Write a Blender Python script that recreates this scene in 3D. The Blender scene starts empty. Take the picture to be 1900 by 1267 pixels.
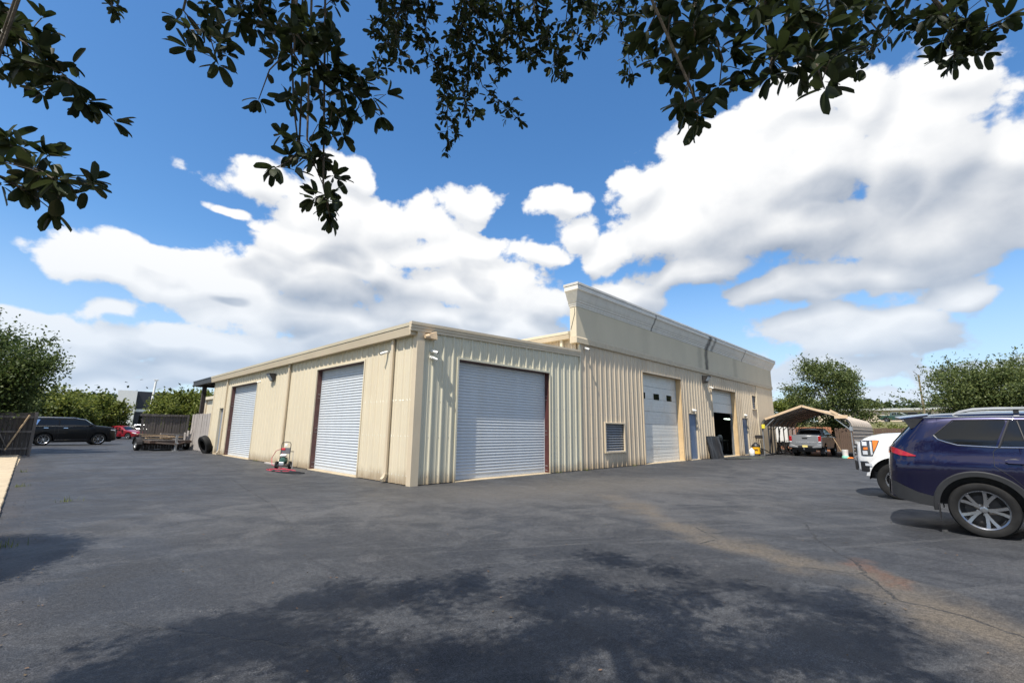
import bpy, bmesh, math, random
import numpy as np
from mathutils import Matrix, Vector
rnd=random.Random(7); nrng=np.random.default_rng(7)
S=bpy.context.scene; COL=S.collection; RAD=math.radians
EXPO=0.5; SUNE=5.0; SKYE=0.08
# camera solved from the wall edges: position and axes
CAM=(-7.1438,-10.6672,1.5); CR=(0.695893, -0.718051, 0.011608); CU=(-0.145812, -0.125449, 0.981326); CF=(0.703186, 0.684591, 0.192); LENS=15.908
CLOUDS=[(0.477,0.484,0.175,0.107),(0.624,0.487,0.166,0.107),(0.781,0.461,0.136,0.119),(0.885,0.395,0.091,0.118),(0.363,0.42,0.145,0.079),(0.566,0.376,0.201,0.073),(0.795,0.32,0.153,0.075),(0.221,0.385,0.12,0.05),(0.274,0.495,0.072,0.052),(-0.551,0.452,0.085,0.036),(-0.41,0.499,0.066,0.035),(-0.425,0.429,0.138,0.056),(-0.301,0.432,0.128,0.054),(-0.462,0.375,0.122,0.046),(-0.094,0.489,0.096,0.033),(0.086,0.48,0.074,0.037),(-0.091,0.397,0.09,0.039),(-0.1,0.302,0.252,0.064),(-0.761,0.255,0.105,0.036),(-0.642,0.254,0.152,0.043),(-0.412,0.292,0.207,0.059),(-0.718,0.192,0.059,0.029),(-0.786,0.115,0.103,0.032),(-0.666,0.139,0.15,0.034),(-0.446,0.211,0.247,0.051),(-0.122,0.236,0.237,0.053),(0.218,0.277,0.141,0.052),(0.639,0.171,0.098,0.042),(0.743,0.181,0.067,0.035),(0.564,0.27,0.076,0.04),(0.812,0.221,0.065,0.037),(0.6,0.111,0.123,0.035),(0.784,0.098,0.085,0.027),(-0.305,0.333,0.125,0.056),(-0.59,0.388,0.026,0.013),(0.061,0.386,0.075,0.029),(-0.563,0.09,0.222,0.026),(0.694,0.059,0.156,0.023),(-0.79,0.064,0.143,0.025),(-0.292,0.152,0.261,0.045),(-0.827,0.151,0.067,0.032),(-0.57,0.15,0.189,0.045),(0.012,0.221,0.157,0.048),(-0.226,0.374,0.131,0.045),(0.136,0.429,0.075,0.033),(0.713,0.278,0.116,0.031),(0.443,0.324,0.163,0.037),(0.061,0.281,0.183,0.053),(-0.686,0.288,0.09,0.027),(0.617,0.579,0.108,0.042),(0.718,0.553,0.085,0.048),(0.834,0.536,0.056,0.043)]
TWIGS=[(0.068,34,[(-7.513,-8.293,2.977),(-7.357,-8.409,2.848),(-7.259,-8.511,2.736),(-7.179,-8.45,2.707)]),(0.068,28,[(-7.546,-8.15,2.96),(-7.412,-8.295,2.839),(-7.359,-8.246,2.857)]),(0.068,26,[(-7.555,-8.19,3.118),(-7.427,-8.257,3.022),(-7.381,-8.264,3.002)]),(0.072,30,[(-7.448,-8.403,2.451),(-7.332,-8.488,2.429),(-7.285,-8.489,2.37),(-7.214,-8.703,2.263)]),(0.072,26,[(-7.435,-8.476,2.325),(-7.333,-8.541,2.286),(-7.296,-8.518,2.273)]),(0.05,9,[(-7.255,-7.78,3.759),(-7.199,-7.872,3.6),(-7.178,-7.79,3.607)]),(0.066,8,[(-6.693,-8.976,3.319),(-6.623,-8.792,3.192),(-6.576,-8.791,2.846),(-6.526,-8.761,2.679),(-6.48,-8.84,2.589),(-6.43,-8.818,2.53),(-6.406,-8.843,2.404)]),(0.066,4,[(-6.64,-8.88,3.039),(-6.692,-8.818,2.94),(-6.689,-8.7,2.869)]),(0.07,22,[(-6.655,-8.943,3.063),(-6.55,-9.004,2.943),(-6.414,-8.965,2.924),(-6.3,-9.026,2.837)]),(0.07,20,[(-6.606,-8.854,3.243),(-6.5,-9.035,2.983),(-6.364,-9.067,2.87)]),(0.07,16,[(-6.642,-8.932,2.978),(-6.503,-8.843,2.94),(-6.459,-8.99,2.755)]),(0.07,10,[(-6.526,-8.761,2.679),(-6.569,-8.778,2.599),(-6.625,-8.808,2.531)]),(0.07,12,[(-6.554,-8.926,2.638),(-6.462,-8.808,2.663),(-6.446,-8.832,2.633)]),(0.07,12,[(-6.453,-8.876,2.498),(-6.458,-8.93,2.415),(-6.404,-8.852,2.385)]),(0.075,14,[(-6.863,-8.79,3.298),(-6.885,-8.67,3.162),(-6.9,-8.802,2.957),(-6.849,-8.715,2.926)]),(0.07,10,[(-6.976,-8.609,3.163),(-6.916,-8.62,3.109),(-6.862,-8.669,3.049)]),(0.07,8,[(-6.746,-8.861,3.314),(-6.769,-8.855,3.168),(-6.692,-8.726,3.215)]),(0.06,10,[(-6.506,-9.022,3.39),(-6.505,-8.92,3.372),(-6.512,-8.824,3.382)]),(0.06,8,[(-6.855,-8.492,3.521),(-6.793,-8.552,3.407),(-6.773,-8.699,3.255)]),(0.055,14,[(-5.663,-8.75,4.418),(-5.572,-8.667,4.136),(-5.547,-8.747,3.814),(-5.395,-8.658,3.764),(-5.241,-8.711,3.68),(-5.132,-8.762,3.589)]),(0.055,16,[(-5.531,-8.543,4.257),(-5.531,-8.469,4.002),(-5.622,-8.586,3.508),(-5.483,-8.416,3.39)]),(0.055,18,[(-5.767,-8.411,4.521),(-5.882,-8.406,4.089),(-5.957,-8.326,3.886),(-5.963,-8.251,3.769)]),(0.058,20,[(-5.998,-8.673,4.109),(-5.969,-8.524,3.976),(-6.034,-8.603,3.684),(-5.905,-8.637,3.605)]),(0.055,20,[(-5.751,-8.523,4.4),(-5.761,-8.503,4.069),(-5.731,-8.541,3.821),(-5.601,-8.544,3.743)]),(0.055,20,[(-5.757,-8.77,4.197),(-5.553,-8.848,4.021),(-5.409,-8.799,3.915),(-5.399,-8.843,3.772)]),(0.055,18,[(-5.439,-8.707,4.516),(-5.623,-8.669,4.014),(-5.452,-8.578,3.944),(-5.541,-8.644,3.602),(-5.513,-8.672,3.446)]),(0.056,16,[(-5.561,-9.045,4.142),(-5.393,-8.977,4.05),(-5.377,-9.01,3.878),(-5.417,-9.115,3.647)]),(0.056,16,[(-5.547,-8.834,4.281),(-5.467,-8.903,4.128),(-5.504,-9.04,3.842),(-5.479,-8.874,3.857)]),(0.056,14,[(-5.393,-9.158,4.233),(-5.484,-9.195,3.897),(-5.3,-9.143,3.921),(-5.373,-9.283,3.588),(-5.227,-9.146,3.678)]),(0.05,14,[(-5.32,-9.348,4.141),(-5.206,-9.219,4.016),(-5.238,-9.341,3.791),(-5.186,-9.322,3.746)]),(0.05,14,[(-5.2,-9.458,4.154),(-5.08,-9.337,4.109),(-5.098,-9.421,3.876)]),(0.05,14,[(-5.023,-9.503,4.269),(-4.934,-9.441,4.063),(-4.896,-9.469,3.871),(-4.814,-9.435,3.728)]),(0.055,14,[(-5.342,-9.766,3.715),(-5.171,-9.665,3.582),(-5.073,-9.705,3.486)]),(0.05,14,[(-6.016,-8.299,4.357),(-5.993,-8.423,4.113),(-6.014,-8.277,3.999)]),(0.05,16,[(-5.279,-9.193,4.261),(-5.031,-9.224,4.316),(-4.903,-9.388,4.209)]),(0.07,20,[(-5.844,-10.231,3.015),(-5.9,-10.234,2.718),(-5.821,-10.18,2.668),(-5.874,-10.187,2.551),(-5.836,-10.16,2.52)]),(0.068,16,[(-5.868,-10.167,3.003),(-5.884,-10.143,2.793),(-5.841,-10.137,2.702)]),(0.068,16,[(-5.678,-10.264,3.087),(-5.708,-10.223,2.889),(-5.716,-10.251,2.735),(-5.677,-10.223,2.671)]),(0.07,12,[(-5.802,-10.083,3.128),(-5.885,-10.101,2.886),(-5.889,-10.071,2.84)]),(0.07,10,[(-5.898,-10.205,2.545),(-5.869,-10.207,2.504),(-5.76,-10.204,2.59)]),(0.072,20,[(-5.79,-10.485,2.849),(-5.721,-10.485,2.713),(-5.696,-10.497,2.609),(-5.702,-10.505,2.536),(-5.705,-10.512,2.476)]),(0.068,18,[(-5.729,-10.403,2.929),(-5.659,-10.376,2.838),(-5.623,-10.374,2.74),(-5.704,-10.383,2.599)]),(0.07,18,[(-5.653,-10.544,2.88),(-5.594,-10.537,2.772),(-5.547,-10.537,2.706)]),(0.068,14,[(-5.637,-10.447,2.973),(-5.712,-10.44,2.713),(-5.557,-10.434,2.705)]),(0.06,10,[(-4.891,-10.78,3.395),(-4.806,-10.706,3.249),(-4.87,-10.626,3.135),(-5.035,-10.568,3.006)]),(0.066,12,[(-5.293,-10.621,3.126),(-5.237,-10.622,3.053),(-5.138,-10.598,3.087)]),(0.066,12,[(-4.953,-10.713,3.369),(-4.978,-10.668,3.251),(-4.942,-10.678,3.219)]),(0.045,10,[(-4.427,-10.643,3.485),(-4.514,-10.557,3.401),(-4.453,-10.495,3.419)]),(0.07,12,[(-4.913,-10.852,3.315),(-4.838,-10.855,3.221),(-4.771,-10.86,3.139),(-4.908,-10.831,2.911)]),(0.07,14,[(-4.901,-10.848,3.1),(-4.876,-10.889,3.015),(-4.833,-10.942,3.023)]),(0.07,12,[(-4.926,-10.847,3.033),(-4.702,-10.882,3.069),(-4.858,-10.894,2.94)]),(0.066,8,[(-4.818,-10.865,3.308),(-4.801,-10.822,3.222),(-4.981,-10.8,3.073)])]
SHADE1=[(-6.74,-6.74),(-6.21,-6.4),(-5.62,-6.26),(-5.32,-6.38),(-4.95,-5.96),(-4.33,-6.54),(-3.55,-6.8),(-3.27,-7.33),(-2.44,-7.29),(-1.92,-7.62),(-2.05,-8.23),(-2.08,-8.7),(-2.22,-9.19),(-1.34,-9.63),(-2.19,-10.04),(-3.08,-10.01),(-3.67,-9.76)]
SHADE2=[(-7.57,-1.06),(-6.97,-1.62),(-6.62,-2.14),(-6.96,-3.3),(-7.18,-3.71),(-7.39,-3.62)]

# ---------------- camera
cam=bpy.data.cameras.new('camera'); cam.lens=LENS; cam.sensor_width=36; cam.clip_start=.05; cam.clip_end=3000
co=bpy.data.objects.new('camera',cam); COL.objects.link(co); S.camera=co
co.matrix_world=Matrix(((CR[0],CU[0],-CF[0],CAM[0]),(CR[1],CU[1],-CF[1],CAM[1]),(CR[2],CU[2],-CF[2],CAM[2]),(0,0,0,1)))
# ---------------- exposure
S.view_settings.view_transform='Standard'; S.view_settings.look='None'; S.view_settings.exposure=EXPO; S.view_settings.gamma=1
S.view_settings.use_curve_mapping=False
S.render.engine='CYCLES'; S.cycles.use_denoising=True; S.cycles.max_bounces=6; S.cycles.diffuse_bounces=3; S.cycles.glossy_bounces=3; S.cycles.transmission_bounces=3; S.cycles.transparent_max_bounces=4
# ---------------- sun (towards-sun vector read from the shadows of cornice and door heads)
TS=Vector((-.56,-.14,1)).normalized()
sl=bpy.data.lights.new('sun','SUN'); sl.energy=SUNE; sl.angle=RAD(.53); sl.color=(1,.94,.84)
so=bpy.data.objects.new('sun',sl); COL.objects.link(so); so.rotation_euler=TS.to_track_quat('Z','Y').to_euler(); so.location=(-40,-10,60)
# ---------------- world: Nishita sky with a procedural cumulus layer
W=bpy.data.worlds.new('World'); S.world=W; W.use_nodes=True
W.cycles.sampling_method='MANUAL'; W.cycles.sample_map_resolution=256
nt=W.node_tree; nt.nodes.clear()
class NT:
    def __init__(s,tree): s.t=tree
    def n(s,typ,**kw):
        o=s.t.nodes.new(typ)
        for k,v in kw.items(): setattr(o,k,v)
        return o
    def put(s,inp,v):
        if hasattr(v,'is_output') : s.t.links.new(v,inp)
        else: inp.default_value=v
    def m(s,op,a,b=0.,c=0.,clamp=False):
        o=s.n('ShaderNodeMath',operation=op,use_clamp=clamp)
        s.put(o.inputs[0],a); s.put(o.inputs[1],b); s.put(o.inputs[2],c); return o.outputs[0]
    def v(s,op,a,b=(0,0,0),c=(0,0,0)):
        o=s.n('ShaderNodeVectorMath',operation=op); s.put(o.inputs[0],a); s.put(o.inputs[1],b); s.put(o.inputs[2],c)
        return o.outputs['Value'] if op in('LENGTH','DOT_PRODUCT','DISTANCE') else o.outputs[0]
    def mix(s,f,a,b,blend='MIX'):
        o=s.n('ShaderNodeMix',data_type='RGBA',blend_type=blend); s.put(o.inputs[0],f); s.put(o.inputs[6],a); s.put(o.inputs[7],b); return o.outputs[2]
    def noise(s,vec,scale,detail=4,rough=.5,dist=0.,dims='3D'):
        o=s.n('ShaderNodeTexNoise',noise_dimensions=dims); s.put(o.inputs['Vector'],vec); o.inputs['Scale'].default_value=scale
        o.inputs['Detail'].default_value=detail; o.inputs['Roughness'].default_value=rough; o.inputs['Distortion'].default_value=dist
        return o.outputs
    def ss(s,x,a,b,lo=0.,hi=1.):
        o=s.n('ShaderNodeMapRange',interpolation_type='SMOOTHSTEP'); s.put(o.inputs[0],x); o.inputs[1].default_value=a; o.inputs[2].default_value=b
        o.inputs[3].default_value=lo; o.inputs[4].default_value=hi; return o.outputs[0]
    def xyz(s,vec):
        o=s.n('ShaderNodeSeparateXYZ'); s.put(o.inputs[0],vec); return o.outputs
    def cxyz(s,x,y,z=0.):
        o=s.n('ShaderNodeCombineXYZ'); s.put(o.inputs[0],x); s.put(o.inputs[1],y); s.put(o.inputs[2],z); return o.outputs[0]
def grp(name,fn):
    g=bpy.data.node_groups.new(name,'ShaderNodeTree')
    g.interface.new_socket('P',in_out='INPUT',socket_type='NodeSocketVector'); g.interface.new_socket('D',in_out='OUTPUT',socket_type='NodeSocketFloat')
    q=NT(g); gi=q.n('NodeGroupInput'); go=q.n('NodeGroupOutput'); q.put(go.inputs[0],fn(q,gi.outputs[0])); return g
def mass(q,P):      # where the big cumulus masses stand (azimuth, elevation)
    w1=q.v('SUBTRACT',q.noise(P,5.,2,dims='2D')[1],(.5,.5,.5))
    Q=q.v('ADD',P,q.v('MULTIPLY',w1,(.13,.085,0))); acc=None
    for a,e,ra,re in CLOUDS:
        v=q.v('MULTIPLY',q.v('SUBTRACT',Q,(a,e,0)),(1/ra,1/re,0)); d=q.m('SUBTRACT',1.,q.v('LENGTH',v))
        acc=d if acc is None else q.m('SMOOTH_MAX',acc,d,.16)
    # the same kind of cumulus carries on round the rest of the horizon
    X=q.xyz(P); gen=q.m('SUBTRACT',q.m('MULTIPLY',q.noise(q.v('MULTIPLY',P,(1.,1.8,1)),2.6,2,dims='2D')[0],4.5),2.35)
    out=q.m('MAXIMUM',q.ss(q.m('ABSOLUTE',X[0]),.98,1.2,0,1),q.ss(X[1],.86,1.05,0,1))
    gen=q.m('ADD',gen,q.m('MULTIPLY',q.m('SUBTRACT',out,1.),4.))
    return q.m('MINIMUM',q.m('MAXIMUM',acc,gen),.95)
def puff(q,P):      # billows
    S_=q.v('MULTIPLY',P,(1,1.3,1)); n1=q.noise(S_,6.,9,.57,.0,dims='2D')[0]
    vo=q.n('ShaderNodeTexVoronoi',voronoi_dimensions='2D',feature='F1',normalize=True); vo.inputs['Scale'].default_value=12; vo.inputs['Detail'].default_value=2.5; vo.inputs['Roughness'].default_value=.55
    wv=q.v('ADD',S_,q.v('MULTIPLY',q.v('SUBTRACT',q.noise(S_,22.,3,dims='2D')[1],(.5,.5,.5)),(.05,.05,0))); q.put(vo.inputs['Vector'],wv)
    return q.m('SMOOTH_MAX',-.42,q.m('ADD',q.m('MULTIPLY',q.m('SUBTRACT',n1,.5),2.3),q.m('MULTIPLY',q.m('SUBTRACT',.42,vo.outputs['Distance']),1.0)),.2)
k=NT(nt); GM=grp('cloud_mass',mass); GP=grp('cloud_puff',puff)
def ev(G,vec):
    o=k.n('ShaderNodeGroup'); o.node_tree=G; k.put(o.inputs[0],vec); return o.outputs[0]
tc=k.n('ShaderNodeTexCoord'); D=tc.outputs['Generated']; AZ=math.atan2(CF[1],CF[0])
cx=k.v('DOT_PRODUCT',D,(math.sin(AZ),-math.cos(AZ),0)); cy=k.v('DOT_PRODUCT',D,(math.cos(AZ),math.sin(AZ),0)); dz=k.xyz(D)[2]
P=k.cxyz(k.m('ARCTAN2',cx,cy),k.m('ARCSINE',dz)); E=k.xyz(P)[1]
m0=ev(GM,P); m1=ev(GM,k.v('ADD',P,(-.02,.16,0))); ms=ev(GM,k.v('ADD',P,(-.012,.032,0))); p0=ev(GP,P)
d0=k.m('ADD',m0,p0)
sky=k.n('ShaderNodeTexSky',sky_type='NISHITA',sun_disc=False)
sky.sun_elevation=math.asin(TS.z); sky.sun_rotation=math.atan2(TS.x,TS.y); sky.air_density=1.0; sky.dust_density=.5; sky.ozone_density=2.2; sky.altitude=50
hs=k.n('ShaderNodeHueSaturation'); hs.inputs['Saturation'].default_value=1.25; hs.inputs['Value'].default_value=1.75; k.put(hs.inputs['Color'],sky.outputs[0])
cover=k.m('MULTIPLY',k.ss(d0,-.06,.26),k.ss(m0,-.9,-.25))
thick=k.ss(m1,-.05,.6); relief=k.m('MULTIPLY',k.m('MAXIMUM',k.m('MINIMUM',k.m('SUBTRACT',m0,ms),.5),-.5),.58)
lit=k.m('ADD',k.m('SUBTRACT',.88,k.m('MULTIPLY',thick,.50)),k.m('ADD',relief,k.m('MULTIPLY',p0,.30)),clamp=True)
ccol=k.mix(lit,(2.9,3.5,4.5,1),(8.9,8.95,9.0,1))
base=k.mix(cover,hs.outputs[0],ccol)
hz=k.ss(E,.0,.36,.68,0.)
col=k.mix(hz,base,(5.2,6.5,8.2,1))
bg=k.n('ShaderNodeBackground'); k.put(bg.inputs[0],col); bg.inputs[1].default_value=SKYE
k.put(k.n('ShaderNodeOutputWorld').inputs[0],bg.outputs[0])
# ---------------- helpers
def link(o,parent=None):
    COL.objects.link(o)
    if parent is not None: o.parent=parent
    return o
def tag(o,label,cat,group=None):
    o['label']=label; o['category']=cat
    if group: o['group']=group
    return o
def empty(name,loc=(0,0,0),rz=0,label=None,cat=None,group=None):
    o=bpy.data.objects.new(name,None); o.location=loc; o.rotation_euler=(0,0,rz); o.empty_display_size=.2; COL.objects.link(o)
    if label: tag(o,label,cat,group)
    return o
class MB:
    def __init__(s): s.v=[]; s.f=[]
    def add(s,vs,fs):
        n=len(s.v); s.v.extend(tuple(map(float,p)) for p in vs); s.f.extend(tuple(i+n for i in q) for q in fs); return s
    def box(s,x0,x1,y0,y1,z0,z1,M=None):
        vs=[(x,y,z) for z in(z0,z1) for x,y in((x0,y0),(x1,y0),(x1,y1),(x0,y1))]
        if M is not None: vs=[M@Vector(p) for p in vs]
        return s.add(vs,[(3,2,1,0),(4,5,6,7),(0,1,5,4),(1,2,6,5),(2,3,7,6),(3,0,4,7)])
    def bar(s,a,b,w,h,up=(0,0,1)):   # a rectangular bar from a to b
        a=Vector(a); b=Vector(b); d=(b-a); L=d.length; d.normalize(); r=d.cross(Vector(up))
        if r.length<1e-4: r=d.cross(Vector((1,0,0)))
        r.normalize(); u=r.cross(d)
        M=Matrix(((r.x,d.x,u.x,a.x),(r.y,d.y,u.y,a.y),(r.z,d.z,u.z,a.z),(0,0,0,1)))
        return s.box(-w/2,w/2,0,L,-h/2,h/2,M)
    def tube(s,pts,r,n=8,closed=False,cap=True):
        pts=[Vector(p) for p in pts]; N=len(pts); rr=r if hasattr(r,'__len__') else [r]*N
        vs=[];fs=[]; prev=None
        for i,p in enumerate(pts):
            a=pts[(i-1)%N] if (i>0 or closed) else p; b=pts[(i+1)%N] if (i<N-1 or closed) else p
            d=(b-a).normalized() if (b-a).length>1e-9 else Vector((0,0,1))
            x=prev if prev is not None else (Vector((0,0,1)) if abs(d.z)<.9 else Vector((1,0,0)))
            x=(x-d*x.dot(d)).normalized(); prev=x; y=d.cross(x)
            vs+=[p+(x*math.cos(2*math.pi*j/n)+y*math.sin(2*math.pi*j/n))*rr[i] for j in range(n)]
        for i in range(N if closed else N-1):
            for j in range(n):
                a=i*n+j; b=i*n+(j+1)%n; c=((i+1)%N)*n+(j+1)%n; d=((i+1)%N)*n+j; fs.append((a,b,c,d))
        if cap and not closed: fs+=[tuple(range(n))[::-1],tuple((N-1)*n+j for j in range(n))]
        return s.add(vs,fs)
    def lathe(s,prof,n=20,M=None,caps=True):   # prof [(r,z)]
        vs=[];fs=[]
        for r,z in prof:
            for j in range(n):
                p=Vector((r*math.cos(2*math.pi*j/n),r*math.sin(2*math.pi*j/n),z)); vs.append(M@p if M is not None else p)
        for i in range(len(prof)-1):
            for j in range(n): fs.append((i*n+j,i*n+(j+1)%n,(i+1)*n+(j+1)%n,(i+1)*n+j))
        if caps: fs+=[tuple(range(n))[::-1],tuple((len(prof)-1)*n+j for j in range(n))]
        return s.add(vs,fs)
    def prism(s,poly,ax,a,b):  # 2D polygon extruded along axis ax between a and b
        n=len(poly)
        def P(p,t): return (t,p[0],p[1]) if ax==0 else ((p[0],t,p[1]) if ax==1 else (p[0],p[1],t))
        vs=[P(p,a) for p in poly]+[P(p,b) for p in poly]
        return s.add(vs,[tuple(range(n))[::-1],tuple(range(n,2*n))]+[(i,(i+1)%n,n+(i+1)%n,n+i) for i in range(n)])
    def mesh(s,name,mat=None,smooth=None,bevel=0,fix=True):
        me=bpy.data.meshes.new(name); me.from_pydata(s.v,[],s.f)
        if bevel or fix:
            bm=bmesh.new(); bm.from_mesh(me)
            if fix: bmesh.ops.recalc_face_normals(bm,faces=bm.faces)
            if bevel:
                bm.normal_update()
                ed=[e for e in bm.edges if len(e.link_faces)==2 and e.calc_face_angle(0)>.6]
                bmesh.ops.bevel(bm,geom=ed,offset=bevel,segments=1,affect='EDGES',clamp_overlap=True)
            bm.to_mesh(me); bm.free()
        if smooth:
            me.polygons.foreach_set('use_smooth',[True]*len(me.polygons)); me.set_sharp_from_angle(angle=RAD(smooth))
        if mat: me.materials.append(mat)
        me.update(); return me
    def build(s,name,mat,parent=None,smooth=None,bevel=0,fix=True,loc=None):
        o=bpy.data.objects.new(name,s.mesh(name,mat,smooth,bevel,fix)); link(o,parent)
        if loc: o.location=loc
        return o
def inst(name,me,parent=None,loc=(0,0,0),rot=(0,0,0),scale=(1,1,1)):
    o=bpy.data.objects.new(name,me); o.location=loc; o.rotation_euler=rot; o.scale=scale; return link(o,parent)
def copy_tree(o,parent=None):
    c=o.copy(); COL.objects.link(c); c.parent=parent
    for ch in [x for x in bpy.data.objects if x.parent==o]: copy_tree(ch,c)
    return c
MATS={}
def mat(name,col,rough=.6,metal=0.,var=.12,vscale=6.,bump=0.,bscale=40.,coat=0.,spec=.5,dirt=None,dirt_amt=.0,dscale=1.5,vdir=(1,1,1),translucent=0.,emit=None,estr=0.,island=0.,trans=0.,splash=None):
    if name in MATS: return MATS[name]
    m=bpy.data.materials.new(name); m.use_nodes=True; t=m.node_tree; t.nodes.clear(); q=NT(t)
    b=q.n('ShaderNodeBsdfPrincipled'); out=q.n('ShaderNodeOutputMaterial'); P=q.n('ShaderNodeTexCoord').outputs['Object']; P=q.v('MULTIPLY',P,vdir)
    c=(*col,1)
    if var:
        n=q.noise(P,vscale,6,.6)[0]; f=q.ss(n,.3,.7)
        c=q.mix(f,tuple(x*(1-var) for x in col)+(1,),tuple(min(1,x*(1+var)) for x in col)+(1,))
    if island:
        ri=q.n('ShaderNodeNewGeometry').outputs['Random Per Island']
        h=q.n('ShaderNodeHueSaturation'); q.put(h.inputs['Value'],q.m('ADD',q.m('MULTIPLY',ri,island*2),1-island)); q.put(h.inputs['Hue'],q.m('ADD',q.m('MULTIPLY',ri,-.05),.52)); q.put(h.inputs['Color'],c); c=h.outputs[0]
    if dirt:
        dn=q.ss(q.noise(P,dscale,7,.65,.4)[0],.48,.72); c=q.mix(q.m('MULTIPLY',dn,dirt_amt),c,(*dirt,1))
    if splash:   # mud thrown up along the foot of the wall
        z=q.xyz(q.n('ShaderNodeTexCoord').outputs['Object'])[2]; nz=q.noise(P,3.,6,.7)[0]
        c=q.mix(q.m('MULTIPLY',q.ss(q.m('SUBTRACT',z,q.m('MULTIPLY',nz,.55)),-.30,.16,1,0),.75),c,(*splash,1))
    q.put(b.inputs['Base Color'],c); b.inputs['Roughness'].default_value=rough; b.inputs['Metallic'].default_value=metal
    b.inputs['Coat Weight'].default_value=coat; b.inputs['Coat Roughness'].default_value=.03; b.inputs['Specular IOR Level'].default_value=spec
    b.inputs['Transmission Weight'].default_value=trans
    if rough>.15 and not metal: q.put(b.inputs['Roughness'],q.m('ADD',q.m('MULTIPLY',q.noise(P,vscale*2.3,4)[0],.25),rough-.125,clamp=True))
    if bump:
        bn=q.n('ShaderNodeBump'); bn.inputs['Strength'].default_value=bump; bn.inputs['Distance'].default_value=.02; q.put(bn.inputs['Height'],q.noise(P,bscale,5)[0]); q.put(b.inputs['Normal'],bn.outputs[0])
    if emit: b.inputs['Emission Color'].default_value=(*emit,1); b.inputs['Emission Strength'].default_value=estr
    sh=b.outputs[0]
    if translucent:
        tr=q.n('ShaderNodeBsdfTranslucent'); q.put(tr.inputs[0],c); mx=q.n('ShaderNodeMixShader'); mx.inputs[0].default_value=translucent
        q.put(mx.inputs[1],sh); q.put(mx.inputs[2],tr.outputs[0]); sh=mx.outputs[0]
    q.put(out.inputs[0],sh); MATS[name]=m; return m
CREAM=mat('cream_panel',(.60,.53,.395),.45,var=.035,vscale=.5,dirt=(.45,.36,.23),dirt_amt=.22,dscale=.35,vdir=(1,1,.5),splash=(.25,.175,.10))
SAGE=mat('pale_panel',(.55,.515,.395),.42,var=.03,vscale=.5,dirt=(.42,.38,.28),dirt_amt=.22,dscale=.4,vdir=(1,1,.4),splash=(.25,.175,.10))
TAN=mat('tan_panel',(.54,.45,.33),.5,var=.06,vscale=.6,dirt=(.36,.25,.15),dirt_amt=.35,dscale=.5,vdir=(1,1,.35),splash=(.25,.175,.10))
TRIM=mat('tan_trim',(.55,.46,.33),.45,var=.05,vscale=.8,dirt=(.36,.28,.18),dirt_amt=.2,dscale=.6)
ROOFM=mat('roof_metal',(.58,.51,.38),.4,var=.08)
SLATM=mat('white_slat',(.50,.53,.555),.38,var=.04,vscale=2,dirt=(.45,.43,.38),dirt_amt=.15)
BROWN=mat('brown_steel',(.10,.045,.04),.55,var=.2,vscale=4)
BROWNR=mat('red_brown_steel',(.075,.024,.022),.5,var=.2,vscale=4)
STUC=mat('stucco',(.57,.50,.37),.85,var=.03,vscale=1.2,bump=.15,bscale=90,dirt=(.44,.38,.28),dirt_amt=.2,dscale=.4,vdir=(1,1,.5))
STUCB=mat('stucco_base_band',(.52,.44,.32),.85,var=.08,bump=.15,bscale=90)
CORN=mat('cornice_white',(.68,.65,.59),.75,var=.05,bump=.1,bscale=60,dirt=(.42,.40,.36),dirt_amt=.3,dscale=.5,vdir=(1,1,.6))
DOORW=mat('sectional_door',(.66,.65,.60),.4,var=.05,dirt=(.5,.33,.16),dirt_amt=.22,dscale=.9)
BLUED=mat('blue_grey_door',(.11,.16,.25),.45,var=.12,vscale=3,dirt=(.3,.34,.4),dirt_amt=.5,dscale=2.5,vdir=(1,1,.4))
GALV=mat('galvanised',(.52,.55,.57),.35,.8,var=.12)
STEEL=mat('weathered_steel',(.36,.37,.38),.45,.6,var=.15)
BLACK=mat('black_plastic',(.018,.018,.02),.45,var=.2)
DARK=mat('dark_paint',(.03,.027,.026),.5,var=.25,vscale=5)
RUB=mat('rubber',(.012,.012,.012),.75,spec=.25,var=.25,vscale=9,dirt=(.05,.047,.043),dirt_amt=.3)
GLASS=mat('dark_glass',(.008,.009,.010),.05,var=0,spec=.45)
CHROME=mat('chrome',(.8,.8,.82),.12,1.,var=0)
ALLOY=mat('alloy',(.55,.56,.58),.25,.9,var=.05)
WHITEP=mat('white_plastic',(.75,.74,.70),.45,var=.05)
CONC=mat('concrete',(.42,.34,.23),.9,var=.14,vscale=3,bump=.3,bscale=60,dirt=(.22,.18,.13),dirt_amt=.5)
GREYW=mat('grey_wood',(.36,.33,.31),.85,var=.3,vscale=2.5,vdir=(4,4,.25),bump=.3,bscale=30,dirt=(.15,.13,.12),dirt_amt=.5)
DKWOOD=mat('weathered_shade_wood',(.105,.095,.09),.9,var=.4,vscale=2.5,vdir=(4,4,.25),bump=.3,bscale=30)  # dark weathered wood; on the plank enclosure the dark tone stands for shade
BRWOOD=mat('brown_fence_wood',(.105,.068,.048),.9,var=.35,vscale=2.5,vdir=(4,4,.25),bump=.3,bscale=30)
TANWOOD=mat('raw_lumber',(.42,.30,.18),.8,var=.3,vscale=3,vdir=(1,3,3))
REDWOOD=mat('red_brown_wood',(.34,.15,.08),.85,var=.3,vscale=2.5,vdir=(4,4,.25))
BARK=mat('bark',(.09,.072,.055),.95,var=.4,vscale=14,bump=.6,bscale=30)
PANEW=mat('pale_glass',(.30,.36,.42),.06,var=0,spec=.8)
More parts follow.
